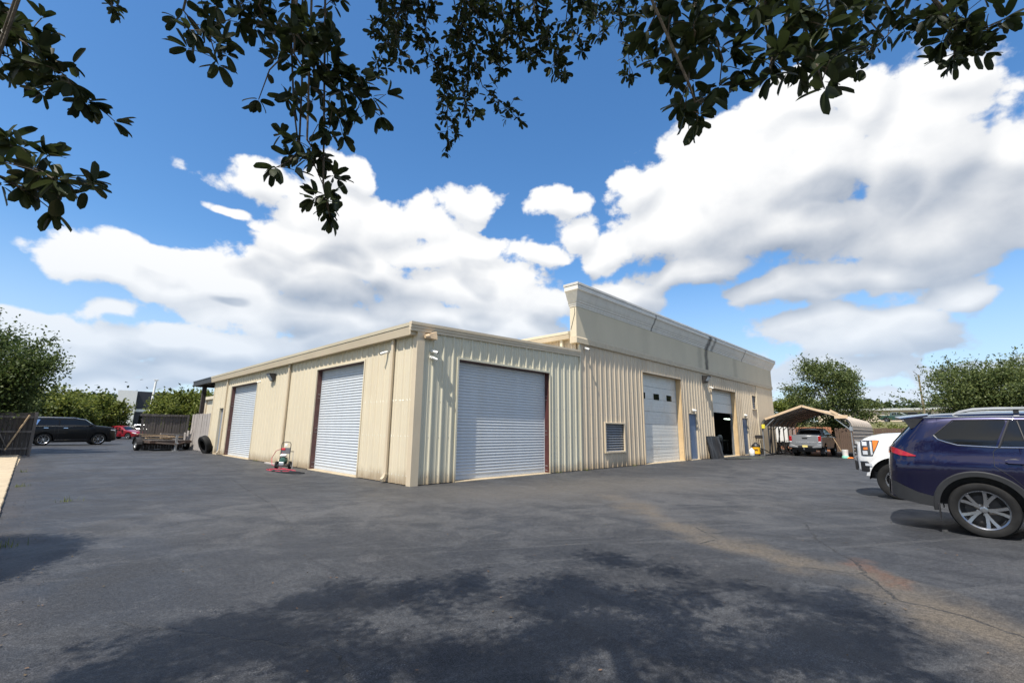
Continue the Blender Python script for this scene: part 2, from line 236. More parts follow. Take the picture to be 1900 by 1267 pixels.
# ================= GROUND =================
def asphalt():
    m=bpy.data.materials.new('asphalt'); m.use_nodes=True; t=m.node_tree; t.nodes.clear(); q=NT(t)
    b=q.n('ShaderNodeBsdfPrincipled'); out=q.n('ShaderNodeOutputMaterial'); P=q.n('ShaderNodeTexCoord').outputs['Object']
    big=q.noise(P,.13,5,.6,.5)[0]; mid=q.noise(P,.8,7,.68,.6)[0]; fine=q.noise(P,7.,7,.75)[0]; grit=q.noise(P,80.,3,.8)[0]; grit2=q.noise(P,210.,2,.7)[0]
    zone=q.noise(P,.30,9,.66,.7)[0]; blot=q.noise(P,1.1,8,.7,.8)[0]
    c=q.mix(q.ss(zone,.44,.56),(.013,.016,.023,1),(.056,.058,.062,1))
    c=q.mix(q.m('MULTIPLY',q.ss(big,.46,.56),.45),c,(.018,.021,.028,1))
    c=q.mix(q.m('MULTIPLY',q.ss(blot,.50,.60),.65),c,(.088,.089,.090,1))
    c=q.mix(q.m('MULTIPLY',q.ss(mid,.52,.62),.6),c,(.012,.014,.019,1))
    # brushed sealer streaks and tyre-polished lanes
    st=q.noise(q.v('MULTIPLY',P,(2.4,.30,1)),1.0,7,.65,1.0)[0]; c=q.mix(q.m('MULTIPLY',q.ss(st,.50,.62),.75),c,(.014,.016,.021,1))
    rot=q.n('ShaderNodeVectorRotate',rotation_type='Z_AXIS'); q.put(rot.inputs['Vector'],P); rot.inputs['Angle'].default_value=.55
    st3=q.noise(q.v('MULTIPLY',rot.outputs[0],(.22,3.2,1)),.9,7,.66,.9)[0]; c=q.mix(q.m('MULTIPLY',q.ss(st3,.53,.66),.7),c,(.098,.096,.093,1))
    st4=q.noise(q.v('MULTIPLY',rot.outputs[0],(.3,5.,1)),1.3,6,.6,.6)[0]; c=q.mix(q.m('MULTIPLY',q.ss(st4,.56,.68),.6),c,(.012,.014,.018,1))
    c=q.mix(q.m('MULTIPLY',q.ss(fine,.40,.70),.45),c,q.mix(.45,c,(.11,.109,.106,1)))
    wob=q.v('MULTIPLY',q.v('SUBTRACT',q.noise(P,1.3,4)[1],(.5,.5,.5)),(1.5,1.5,0)); Pw=q.v('ADD',P,wob)
    Pxy=q.v('MULTIPLY',Pw,(1,1,0)); Pf=q.v('MULTIPLY',q.v('ADD',P,q.v('MULTIPLY',q.v('SUBTRACT',q.noise(P,5.,5,.7)[1],(.5,.5,.5)),(.22,.22,0))),(1,1,0))
    def seg(Q,a,bb):
        a=Vector((*a,0)); bb=Vector((*bb,0)); d=bb-a
        pa=q.v('SUBTRACT',Q,tuple(a)); h=q.m('DIVIDE',q.v('DOT_PRODUCT',pa,tuple(d)),d.dot(d),clamp=True)
        pr=q.n('ShaderNodeVectorMath',operation='SCALE'); pr.inputs[0].default_value=tuple(d); q.put(pr.inputs['Scale'],h)
        return q.v('LENGTH',q.v('SUBTRACT',pa,pr.outputs[0]))
    def path(Q,pts):
        r=None
        for a,bb in zip(pts,pts[1:]):
            s=seg(Q,a,bb); r=s if r is None else q.m('MINIMUM',r,s)
        return r
    # clay washed along the drainage line and out of the bay doors
    val=path(Pxy,[(2.6,-4.6),(.06,-7.6),(-.5,-8.9),(-.75,-9.8),(-1.9,-10.8),(-4,-12.5)])
    va=q.m('MULTIPLY',q.ss(val,.0,.62,1,0),q.ss(mid,.25,.6,.35,1.)); c=q.mix(q.m('MULTIPLY',va,.85),c,(.21,.16,.10,1))
    wash=path(Pxy,[(.6,-2.4),(3.4,-3.2),(6.2,-4.2)]); c=q.mix(q.m('MULTIPLY',q.m('MULTIPLY',q.ss(wash,.2,3.0,1,0),q.ss(fine,.2,.7,.5,1)),.85),c,(.175,.152,.12,1))
    rust=path(Pxy,[(-.35,-9.7),(-.75,-9.92)]); c=q.mix(q.m('MULTIPLY',q.m('MULTIPLY',q.ss(rust,.0,.34,1,0),q.ss(fine,.35,.6,.2,1)),.9),c,(.17,.07,.03,1))
    edge=path(Pxy,[(0.,-.25),(0,21)]); c=q.mix(q.m('MULTIPLY',q.ss(edge,.05,1.3,1,0),.3),c,(.14,.13,.11,1))
    kb=path(Pxy,[(-7.4,-14),(-7.5,30)]); c=q.mix(q.m('MULTIPLY',q.ss(kb,.1,.75,1,0),.5),c,(.10,.08,.065,1))
    wet=path(Pxy,[(27,-1.8),(30.5,-4.4)]); c=q.mix(q.m('MULTIPLY',q.ss(wet,.5,2.2,1,0),.6),c,(.03,.031,.033,1))
    oil=path(Pxy,[(8.5,-2.3),(13.,-2.6)]); c=q.mix(q.m('MULTIPLY',q.ss(oil,.2,1.8,1,0),.5),c,(.032,.034,.038,1))
    # cracks
    cr=None
    for pts in ([(-.16,-9.6),(-.62,-9.72),(-1.03,-9.93),(-1.34,-10.04),(-1.43,-10.47),(-1.75,-10.9),(-2.6,-11.3)],[(.62,-7.95),(.15,-7.76),(-.12,-7.98),(-.55,-7.92)],[(.15,-7.76),(.5,-7.4)],[(-3.0,4.56),(-3.73,-1.03),(-4.09,-2.8)],[(2.2,-1.),(2.9,-2.2),(4.3,-2.6)],[(-.16,-9.6),(.9,-9.0),(2.2,-8.6)],[(-.62,-9.72),(-.8,-9.2)],[(4,-5),(5.3,-6.9),(5,-9)],[(-6.5,-5.8),(-5.5,-7.4),(-5.8,-9)]):
        s=path(Pf,pts); cr=s if cr is None else q.m('MINIMUM',cr,s)
    crk=q.m('MULTIPLY',q.ss(cr,.006,.022,1,0),q.ss(mid,.36,.48,.3,1)); c=q.mix(q.m('MULTIPLY',crk,.85),c,(.014,.013,.012,1))
    seal=path(Pxy,[(-6.6,-9.6),(-6.2,-4.5),(-5.4,1.5),(-5.6,9)]); c=q.mix(q.m('MULTIPLY',q.m('MULTIPLY',q.ss(seal,1.2,2.8,1,0),q.ss(blot,.35,.62,1,.35)),.8),c,(.017,.019,.024,1))
    worn=path(Pxy,[(-4.5,-1.5),(-1.5,-4.),(2.5,-6.2),(8,-5.5),(16,-5)]); c=q.mix(q.m('MULTIPLY',q.m('MULTIPLY',q.ss(worn,.6,3.2,1,0),q.ss(blot,.38,.60,.15,1)),.6),c,(.150,.142,.130,1))
    # worn aggregate spots
    sp=q.m('MULTIPLY',q.ss(q.noise(P,1.7,6,.72,1.)[0],.57,.66),q.ss(grit,.5,.6)); c=q.mix(q.m('MULTIPLY',sp,.6),c,(.24,.22,.20,1))
    g=q.m('ADD',q.m('MULTIPLY',grit,.6),q.m('MULTIPLY',grit2,.4)); c=q.mix(q.m('MULTIPLY',q.ss(g,.40,.60),1.),q.mix(.55,c,(0,0,0,1)),q.mix(.11,c,(.55,.55,.54,1)))
    grain=q.noise(P,24.,5,.85)[0]; gn=q.m('ADD',q.m('MULTIPLY',q.ss(grain,.36,.64),.75),.60); gc=q.cxyz(gn,gn,gn)
    c=q.mix(1.,c,gc,'MULTIPLY'); c=q.mix(q.m('MULTIPLY',q.ss(grain,.62,.72),.35),c,(.22,.215,.205,1))
    c=q.mix(1.,c,(.66,.68,.73,1),'MULTIPLY')
    q.put(b.inputs['Base Color'],c); q.put(b.inputs['Roughness'],q.ss(mid,.3,.7,.50,.75)); b.inputs['Specular IOR Level'].default_value=.35
    bn=q.n('ShaderNodeBump'); bn.inputs['Strength'].default_value=.8; bn.inputs['Distance'].default_value=.006
    q.put(bn.inputs['Height'],q.m('SUBTRACT',q.m('ADD',g,q.m('MULTIPLY',fine,.4)),q.m('MULTIPLY',crk,1.5))); q.put(b.inputs['Normal'],bn.outputs[0])
    q.put(out.inputs[0],b.outputs[0]); return m
def struct(o): o['kind']='structure'; return o
GRASS=mat('grass',(.105,.105,.035),.95,var=.4,vscale=2.,bump=.5,bscale=30,dirt=(.2,.16,.08),dirt_amt=.5)
struct(MB().add([(-900,-900,-.03),(900,-900,-.03),(900,900,-.03),(-900,900,-.03)],[(0,1,2,3)]).build('ground',mat('dry_grass_ground',(.11,.12,.05),.95,var=.35,vscale=.3)))
struct(MB().add([(-7.45,-60,0),(41.2,-60,0),(41.2,22,0),(41.2,95,0),(-60,95,0),(-60,23.6,0),(-7.45,23.6,0)],[(0,1,2,3,4,5,6)]).build('asphalt_lot',asphalt()))
# concrete walk along the lot edge, slab by slab
pv=struct(MB().box(-9.3,-7.35,-30,23.5,-.25,-.02).build('pavement',CONC))
for i in range(34):
    y=-26.6+i*1.48
    x1=-7.36-max(0,y+1)*.009
    MB().box(-9.2,x1,y+.006,y+1.474,-.1,.06).build('slab',CONC,pv,bevel=.012)
MB().box(-7.5,-7.30,-30,23.5,-.02,.003)
# grassed bank behind the back fence, rising to a road
def bank_z(x,y):
    t=min(1,max(0,(x-43)/17)); return 2.75*t*t*(3-2*t)-.02+ (0.98*min(1,max(0,(x-62)/40)))
mb=MB(); nx,ny=40,30
for i in range(nx+1):
    for j in range(ny+1):
        x=41.6+(i/nx)**1.6*170; y=-150+j*7.0; mb.v.append((x,y,bank_z(x,y)+.12*math.sin(y*.21+x*.4)*min(1,max(0,(x-43)/6))))
mb.f=[(i*(ny+1)+j,(i+1)*(ny+1)+j,(i+1)*(ny+1)+j+1,i*(ny+1)+j+1) for i in range(nx) for j in range(ny)]
struct(mb.build('grass_bank',GRASS,smooth=60))
struct(MB().add([(101,-150,3.80),(113,-150,3.82),(113,60,3.82),(101,60,3.80)],[(0,1,2,3)]).build('upper_road',mat('pale_road',(.33,.32,.30),.9,var=.1)))
# ================= WORKSHOP BUILDING =================
BLD=empty('workshop_building',(0,0,0),0,'long cream and tan metal workshop building with roll-up bay doors and tall stucco parapet','building')
def segs(u0,u1,z0,z1,ops):
    us=sorted({u0,u1,*[o[0] for o in ops],*[o[1] for o in ops]}); R=[]
    for a,b in zip(us,us[1:]):
        zz=z0
        for o in sorted([o for o in ops if o[0]<=a+1e-6 and o[1]>=b-1e-6],key=lambda o:o[2]):
            if o[2]>zz+.01: R.append((a,b,zz,o[2]))
            zz=o[3]
        if zz<z1(a)-.01: R.append((a,b,zz,None))
    return R
def rib_h(u,sp,ph,h):
    t=(u-ph)%sp; t=min(t,sp-t)
    if t<.016: return h
    if t<.048: return h*(1-(t-.016)/.032)
    t2=abs(((u-ph)%sp)-sp/2); t2=abs(t2-sp*.14)
    return .006 if t2<.012 else 0.
def panel(F,u0,u1,z0,z1,sp,ph,h,mt,par):
    bp=[u0,u1]; n0=int((u0-ph)/sp)-1; n1=int((u1-ph)/sp)+2
    for n in range(n0,n1+1):
        c=ph+n*sp
        for d in(-.048,-.016,.016,.048,sp/2-sp*.14-.013,sp/2-sp*.14-.01,sp/2-sp*.14+.01,sp/2-sp*.14+.013,sp/2+sp*.14-.013,sp/2+sp*.14-.01,sp/2+sp*.14+.01,sp/2+sp*.14+.013):
            if u0+.001<c+d<u1-.001: bp.append(c+d)
    bp=sorted(bp); mb=MB(); n=len(bp)
    for u in bp:
        hh=rib_h(u,sp,ph,h); mb.v+= [F(u,hh+.001,z0),F(u,hh+.001,z1(u))]
    mb.f=[(2*i,2*i+2,2*i+3,2*i+1) for i in range(n-1)]
    return mb.build('wall_panel',mt,par,fix=False)
FA=lambda u,o,z:(-o,u,z); FB=lambda u,o,z:(u,-o,z)
FX=lambda u,o,z:(7.66-o,u,z)
def ribbed_wall(name,F,u0,u1,z0,z1,ops,sp,ph,mt,pw=3,thick=.1,h=.036):
    R=segs(u0,u1,z0,z1,ops); mb=MB()
    for a,b,za,zb in R:
        z2=zb if zb is not None else None
        vs=[F(u,o,z) for o in(-.004,-thick) for u,z in((a,za),(b,za),(b,z2 or z1(b)),(a,z2 or z1(a)))]
        mb.add(vs,[(0,1,2,3),(7,6,5,4),(0,4,5,1),(1,5,6,2),(2,6,7,3),(3,7,4,0)])
    wall=mb.build(name,mt,BLD)
    for a,b,za,zb in R:
        w=sp*pw; n0=math.floor((a-ph+sp/2)/w); u=a
        while u<b-.01:
            e=min(b,ph-sp/2+(math.floor((u-ph+sp/2)/w+1e-6)+1)*w)
            if e-u>.02: panel(F,u,e,za,(lambda q,zb=zb:zb) if zb is not None else z1,sp,ph,h,mt,wall)
            u=e
    return wall
TOPA=lambda u:4.14
wa=ribbed_wall('side_wall',FA,.11,21.2,.02,TOPA,[(2.935,6.56,0,3.653),(13.36,17.6,0,3.653),(18.72,19.58,0,2.57)],.36,.3,CREAM)
TOPB=lambda u:4.24+.031*u
wb=ribbed_wall('annex_front_wall',FB,.11,7.70,.02,TOPB,[(1.485,5.80,0,3.593)],.362,.19,SAGE)
TOPM=lambda u:5.0
OPM=[(9.46,10.95,.67,1.81),(12.83,17.10,0,4.33),(17.88,19.06,0,2.55),(21.46,25.64,0,4.2),(26.63,27.85,0,2.53),(29.04,29.89,3.24,4.18)]
wm=ribbed_wall('main_front_wall',FB,7.74,30.22,.02,TOPM,OPM,.372,8.12,TAN)
wl=ribbed_wall('main_side_wall',FX,.12,25,4.4,lambda u:5.25,[],.36,.3,TAN,pw=9)
# fastener rows on the ribs
def screws(F,us,zs,skip,par):
    mb=MB()
    for z in zs:
        for u in us:
            if any(a-.05<u<b+.05 and c_-.05<z<d_+.05 for a,b,c_,d_ in skip): continue
            for du in(-.07,.07):
                c=F(u+du,.004,z); n=Vector(F(0,1,0))-Vector(F(0,0,0)); mb.lathe([(.011,0),(.011,.006),(.006,.011)],5,Matrix.Translation(c)@n.to_track_quat('Z','Y').to_matrix().to_4x4())
    mb.build('fasteners',GALV,par)['kind']='stuff'
screws(FB,[8.12+.372*i for i in range(59)],(.25,1.25,2.2,3.3,4.3),OPM,wm); screws(FB,[.19+.362*i for i in range(1,21)],(.25,1.3,2.3,3.8),[(1.485,5.80,0,3.593)],wb); screws(FA,[.3+.36*i for i in range(58)],(.25,1.3,2.3,3.8),[(2.935,6.56,0,3.653),(13.36,17.6,0,3.653),(18.72,19.58,0,2.57)],wa)
# corner trims, base trim
MB().prism([(-.045,-.05),(-.045,.16),(-.02,.16),(-.02,-.02),(.2,-.02),(.2,-.05)],2,.0,4.3).build('corner_trim',TRIM,BLD)
MB().box(7.69,7.75,-.052,.02,0,4.96).build('corner_trim',SAGE,BLD)
MB().box(30.2,30.27,-.06,.05,0,4.95).build('corner_trim',CREAM,BLD)
# eave gutter and fascia (lot side)
MB().prism([(-.20,4.11),(-.24,4.33),(-.235,4.345),(-.03,4.345),(-.03,4.11)],1,.08,21.35).build('gutter',TRIM,BLD)
MB().prism([(-.255,4.355),(-.27,4.45),(-.2,4.475),(0,4.47),(0,4.355)],1,.05,21.35).build('eave_flashing',CREAM,BLD)
MB().box(-.235,.02,.035,.085,4.105,4.36).build('gutter_end_cap',TRIM,BLD)
# rake fascia on the front of the annex, three steps, rising to the main block
mb=MB()
for d,z0,z1 in((.066,4.20,4.285),(.084,4.287,4.37),(.108,4.372,4.455)):
    mb.add([(-.30,-d,z0),(7.72,-d,z0+.245),(7.72,-d,z1+.245),(-.30,-d,z1),(-.30,.02,z0),(7.72,.02,z0+.245),(7.72,.02,z1+.245),(-.30,.02,z1)],[(0,1,2,3),(7,6,5,4),(0,4,5,1),(3,2,6,7),(0,3,7,4),(1,5,6,2)])
mb.build('rake_fascia',TRIM,BLD)
MB().lathe([(.075,0),(.085,.05),(.06,.09)],10,Matrix.Translation((-.13,.02,4.385))).build('gutter_bracket',DARK,BLD,smooth=40)
MB().add([(-.25,-.02,4.44),(7.7,-.02,4.685),(7.7,21.35,4.685),(-.25,21.35,4.44),(-.25,-.02,4.40),(7.7,-.02,4.645),(7.7,21.35,4.645),(-.25,21.35,4.40)],[(0,1,2,3),(7,6,5,4),(0,4,5,1),(1,5,6,2),(2,6,7,3),(3,7,4,0)]).build('annex_roof',ROOFM,BLD)
MB().box(.0,7.7,21.1,21.2,0,4.5).build('annex_rear_wall',CREAM,BLD)
MB().box(-.02,.12,21.12,21.26,0,4.12).build('corner_trim',TRIM,BLD)
# inner floor slab and doorsteps
MB().box(.15,7.6,.2,21,-.05,.03).build('floor_slab',CONC,BLD)
# --- roll-up doors
def slat_mesh(w,F0,name):
    mb=MB(); p=.0925
    prof=[(0,.004),(.012,.018),(.030,.024),(.056,.024),(.076,.015),(.0925,.004)]
    for z,o in prof: mb.v+=[F0(0,o,z),F0(w,o,z)]
    mb.f=[(2*i,2*i+1,2*i+3,2*i+2) for i in range(len(prof)-1)]
    return mb.mesh(name,SLATM,smooth=50,fix=False)
def rollup(F,u0,u1,H,rec,jm):
    G=lambda u,o,z:F(u,o-rec,z)
    mb=MB()
    def bx(a,b,oa,ob,z0,z1,m_=mb):
        m_.add([G(u,o,z) for z in(z0,z1) for u,o in((a,oa),(b,oa),(b,ob),(a,ob))],[(0,1,2,3),(4,5,6,7),(0,1,5,4),(1,2,6,5),(2,3,7,6),(3,0,4,7)])
    bx(u0+.03,u1-.03,-.03,.02,.035,.10); bx(u0+.03,u1-.03,-.025,.012,.10,.145)
    bx(u0+.02,u0+.05,-.04,.03,.03,H); bx(u1-.05,u1-.02,-.04,.03,.03,H)
    d=mb.build('roll_up_door',SLATM,BLD)
    me=slat_mesh(u1-u0-.1,lambda u,o,z:tuple(np.array(F(u,o,z))-np.array(F(0,0,0))),'slat')
    for i in range(int((H-.12)/.0925)+1):
        z=.145+i*.0925
        if z+.0925>H+.06: break
        o=inst('slat',me,d,G(u0+.05,0,z))
    j=MB()
    bx(u0-.004,u0+.022,-.05,rec-.005,.0,H,j); bx(u1-.022,u1+.004,-.05,rec-.005,.0,H,j); bx(u0,u1,-.05,rec-.005,H-.03,H,j)
    jo=j.build('door_jamb',jm,BLD)
    bo=MB()
    for z in(.12,1.35,2.6):
        for o in(.07,.12):
            for dz in (0,.14):
                c=G(u1-.024,o*rec/.2,z+dz); bo.lathe([(.012,-.006),(.012,.0),(.006,.006)],6,Matrix.Translation(c))
    bo.build('bolt',GALV,jo)
    fr=MB(); w=.055
    def fx(a,b,z0,z1): fr.add([F(u,o,z) for z in(z0,z1) for u,o in((a,.001),(b,.001),(b,.045),(a,.045))],[(0,1,2,3),(4,5,6,7),(0,1,5,4),(1,2,6,5),(2,3,7,6),(3,0,4,7)])
    fx(u0-w,u0+.004,0,H+w); fx(u1-.004,u1+w,0,H+w); fx(u0+.004,u1-.004,H-.004,H+w)
    fr.build('opening_trim',CREAM if F is FA else SAGE,BLD)
    sb=MB(); sb.add([F(u,o,z) for z in(-.05,.028) for u,o in((u0,-rec-.2),(u1,-rec-.2),(u1,.06),(u0,.06))],[(0,1,2,3),(4,5,6,7),(0,1,5,4),(1,2,6,5),(2,3,7,6),(3,0,4,7)])
    sb.build('door_sill',CONC,BLD,bevel=.01)
    return d
rollup(FA,2.935,6.56,3.653,.20,BROWN); rollup(FA,13.36,17.6,3.653,.20,BROWN); rollup(FB,1.485,5.80,3.593,.22,BROWNR)
# --- sectional doors of the main block
def bxo(mb,x0,x1,y0,y1,z0,z1): return mb.box(x0,x1,y0,y1,z0,z1)
def sectional(x0,x1,H,rec,n,zlo,nam):
    d=MB().box(x0,x0+.04,rec-.03,rec+.1,0,H).box(x1-.04,x1,rec-.03,rec+.1,0,H).build('sectional_door',GALV,BLD)
    ph=H/7
    for i in range(n):
        z0=zlo+i*ph; z1=z0+ph-.012
        if z0>H: break
        z1=min(z1,H+.05)
        mb=MB().box(x0+.04,x1-.04,rec,rec+.045,z0,z1)
        for g in range(1,4): 
            zz=z0+(z1-z0)*g/4; mb.box(x0+.05,x1-.05,rec-.004,rec+.01,zz-.05,zz+.05)
        pn=mb.build('door_section',DOORW,d,bevel=.004)
        yield i,z0,z1,pn
    for a,b in((x0-.005,x0+.001),(x1-.001,x1+.02)): 
        MB().box(a-.02 if a<x0 else a,b,-.02,rec+.1,0,H+.01).build('door_reveal',TANR,BLD)
    MB().box(x0,x1,.0,rec+.08,H,H+.03).build('door_reveal',TANR,BLD)
    MB().box(x0-.06,x0+.001,-.05,.0,0,H+.06).box(x1-.001,x1+.06,-.05,0,0,H+.06).box(x0+.001,x1-.001,-.05,0,H,H+.06).build('opening_trim',TAN,BLD)
    MB().box(x0,x1,-.06,rec+.3,-.05,.03).build('door_sill',CONC,BLD,bevel=.01)
TANR=mat('tan_reveal',(.56,.40,.22),.5,var=.1,vscale=2)
SECT=list(sectional(12.83,17.10,4.33,.30,7,.03,'a'))
for i,z0,z1,pn in SECT:
    if i==5:
        for cx_ in(13.30,14.78,16.22):
            MB().box(cx_-.36,cx_+.36,.285,.302,3.05,3.46).build('window_frame',DOORW,SECT[0][3].parent,bevel=.01)
            MB().box(cx_-.30,cx_+.30,.279,.29,3.10,3.41).build('window',GLASS,SECT[0][3].parent)
list(sectional(21.46,25.64,4.2,.30,3,2.76,'b'))
# --- blue doors
def mandoor(F,u0,u1,z0,z1,rec,m_,hand):
    q=MB(); 
    def bx(a,b,oa,ob,za,zb,mm): mm.add([F(u,o,z) for z in(za,zb) for u,o in((a,oa),(b,oa),(b,ob),(a,ob))],[(0,1,2,3),(4,5,6,7),(0,1,5,4),(1,2,6,5),(2,3,7,6),(3,0,4,7)])
    bx(u0+.03,u1-.03,-rec-.04,-rec,z0+.02,z1-.03,q); d=q.build('door',m_,BLD)
    q=MB(); bx(u0,u0+.045,-rec-.08,.02,z0,z1,q); bx(u1-.045,u1,-rec-.08,.02,z0,z1,q); bx(u0+.045,u1-.045,-rec-.08,.02,z1-.045,z1,q); q.build('door_frame',TRIM if F is FB else CREAM,BLD)
    q=MB(); uh=u0+.12 if hand else u1-.12
    bx(uh-.03,uh+.03,-rec,-rec+.012,z0+.95,z0+1.15,q); q.tube([F(uh,-rec+.01,z0+1.03),F(uh,-rec+.06,z0+1.03),F(uh+(.13 if hand else -.13),-rec+.06,z0+1.03)],.011,6); q.build('door_handle',GALV,d)
    q=MB(); bx(u0,u1,-rec-.08,.08,-.03,z0+.035,q); q.build('doorstep',CONC,BLD,bevel=.008)
    return d
mandoor(FB,17.88,19.06,.0,2.55,.07,BLUED,True); mandoor(FB,26.63,27.85,.0,2.53,.07,BLUED,True)
mandoor(FA,18.72,19.58,.0,2.57,.10,mat('grey_blue_door',(.19,.22,.27),.4,var=.12,dirt=(.5,.52,.55),dirt_amt=.4,vdir=(1,1,.5)),True)
# --- louvres
def louvre(x0,x1,z0,z1,n):
    l=MB().box(x0-.07,x0,-.07,.1,z0-.07,z1+.06).box(x1,x1+.07,-.07,.1,z0-.07,z1+.06).box(x0,x1,-.07,.1,z1,z1+.06).box(x0,x1,-.09,.1,z0-.07,z0).build('louvre_vent',TRIM,BLD,bevel=.006)
    p=(z1-z0)/n; me=MB().add([(x0+.01,.0,0),(x1-.01,.0,0),(x1-.01,.09,p*.95),(x0+.01,.09,p*.95),(x0+.01,-.006,.012),(x1-.01,-.006,.012),(x1-.01,.085,p*.95+.012),(x0+.01,.085,p*.95+.012)],[(0,1,2,3),(7,6,5,4),(0,4,5,1),(2,6,7,3),(1,5,6,2),(0,3,7,4)]).mesh('louvre_blade',STEEL)
    for i in range(n): inst('louvre_blade',me,l,(0,0,z0+i*p))
    MB().box(x0,x1,.11,.13,z0,z1).build('vent_back',BLACK,l)
louvre(9.46,10.95,.67,1.81,11); louvre(29.04,29.89,3.24,4.18,7)
# --- parapet band, its base strip and the crown cornice
def stain(m,xs):
    t=m.node_tree; q=NT(t); b=[n for n in t.nodes if n.type=='BSDF_PRINCIPLED'][0]; src=b.inputs['Base Color'].links[0].from_socket
    P=q.n('ShaderNodeTexCoord').outputs['Object']; X=q.xyz(P); w=q.m('MULTIPLY',q.m('SUBTRACT',q.noise(q.v('MULTIPLY',P,(0,1,1)),1.6,3)[0],.5),.5); c=src
    for x0,hw,amt,zmin in xs:
        d=q.m('ABSOLUTE',q.m('SUBTRACT',q.m('ADD',X[0],w),x0)); f=q.m('MULTIPLY',q.ss(d,hw*.15,hw,1,0),amt); f=q.m('MULTIPLY',f,q.ss(X[2],zmin,zmin+.5,0,1))
        f=q.m('MULTIPLY',f,q.ss(q.noise(q.v('MULTIPLY',P,(9,9,1.2)),1.,4)[0],.2,.6,.55,1)); c=q.mix(f,c,(.035,.034,.032,1))
    q.put(b.inputs['Base Color'],c)
stain(STUC,[(20.9,.42,.85,4.6),(19.9,.5,.25,4.6),(25.9,.6,.18,4.6),(13.2,.7,.1,4.6)]); stain(CORN,[(20.9,.42,.9,4),(21.7,.3,.6,6),(13.8,.12,.6,6),(27.3,.12,.6,6)])
XB0,XB1=7.47,34.45
MB().box(XB0,XB1,-.07,.25,5.25,6.52).build('parapet_band',STUC,BLD)
MB().prism([(-.10,4.99),(-.10,5.20),(-.07,5.255),(.25,5.255),(.25,4.99)],0,XB0-.03,XB1+.03).build('parapet_base_strip',STUCB,BLD)
prof=[(0,6.50),(.025,6.51),(.03,6.58),(.055,6.585),(.06,6.655),(.095,6.675),(.11,6.73),(.14,6.77),(.18,6.85),(.215,6.94),(.255,7.03),(.30,7.095),(.335,7.10),(.34,7.265),(.305,7.27)]
mb=MB()
for e,z in prof: mb.v+=[(XB0-e,.27,z),(XB0-e,-.07-e,z),(XB1+e,-.07-e,z),(XB1+e,.27,z)]
n=len(prof)
for i in range(n-1):
    for j in range(3): mb.f.append((4*i+j,4*i+j+1,4*i+4+j+1,4*i+4+j))
mb.f+=[tuple(4*i for i in range(n)),tuple(4*i+3 for i in range(n))[::-1],(4*n-4,4*n-3,4*n-2,4*n-1)]
mb.build('cornice',CORN,BLD,fix=True)
MB().box(XB0-.36,XB1+.36,-.43,.31,7.28,7.39).build('coping',mat('coping_metal',(.52,.50,.46),.4,var=.12,vscale=1.5),BLD,bevel=.01)
# sheet joints of the cornice
for x in(13.8,27.3): MB().prism([(y,z) for y,z in [(-.07-e-.004,z) for e,z in prof[:-1]]+[(-.05,7.2),(-.05,6.52)]],0,x-.008,x+.008).build('cornice_joint',DARK,BLD)
MB().box(30.24,34.45,-.03,.2,0,5.0).build('stucco_pier',mat('stucco_pier',(.60,.50,.36),.85,var=.06,bump=.15,bscale=90,dirt=(.4,.33,.24),dirt_amt=.35,vdir=(1,1,.4)),BLD)
MB().box(34.2,34.44,.2,25,0,5.4).build('end_wall',TAN,BLD)
MB().box(7.5,34.4,.26,25,5.28,5.36).build('main_roof',ROOFM,BLD)
MB().prism([(7.40,5.18),(7.36,5.36),(7.62,5.36),(7.62,5.18)],1,.26,25.1).build('gutter',TRIM,BLD)
MB().prism([(7.35,5.37),(7.34,5.47),(7.42,5.50),(7.8,5.50),(7.8,5.37)],1,.26,25.1).build('eave_flashing',CREAM,BLD)
MB().bar((7.52,.72,4.72),(7.52,.72,5.2),.1,.12,(0,1,0)).build('downspout',CREAM,BLD)
MB().tube([(7.455,.0,6.45),(7.455,.0,6.2),(7.455,.2,5.55)],.008,5).build('cable',DARK,BLD)
# --- downspouts on the lot side
for y in(1.17,9.28,18.33):
    mb=MB().box(-.115,-.038,y-.055,y+.055,.26,4.14)
    d=mb.build('downspout',TRIM,BLD,bevel=.012)
    mb=MB()
    for i in range(9):
        t=i/8*1.15; c=Vector((-.077-.16*(1-math.cos(t)),y,.27-.2*math.sin(t))); M=Matrix.Translation(c)@Matrix.Rotation(t,4,'Y'); r=.006 if i%2 else 0
        mb.box(-.042-r,.042+r,-.058-r,.058+r,-.026,.0,M)
    mb.build('elbow',TRIM,d,bevel=.004)
# --- wall lights
def wallpack(F,u,z,s=1.):
    w=empty('x'); bpy.data.objects.remove(w)
    def bx(a,b,pr,mm):
        n=len(pr); mm.add([F(a,o,zz) for o,zz in pr]+[F(b,o,zz) for o,zz in pr],[tuple(range(n)),tuple(range(n,2*n))[::-1]]+[(i,(i+1)%n,n+(i+1)%n,n+i) for i in range(n)])
    q=MB(); bx(u-.2*s,u+.2*s,[(.035,z-.16*s),(.035,z+.17*s),(.30*s,z+.17*s),(.30*s,z+.12*s),(.12*s,z-.16*s)],q); o=q.build('wall_light',DARK,BLD,bevel=.01)
    q=MB(); bx(u-.17*s,u+.17*s,[(.285*s+.02,z+.10*s),(.12*s+.02,z-.13*s),(.11*s,z-.13*s),(.28*s,z+.10*s)],q); q.build('lens',mat('lamp_lens',(.55,.6,.62),.25,var=.1),o)
wallpack(FA,11.2,3.70,1.0); wallpack(FB,20.35,4.62,1.25)
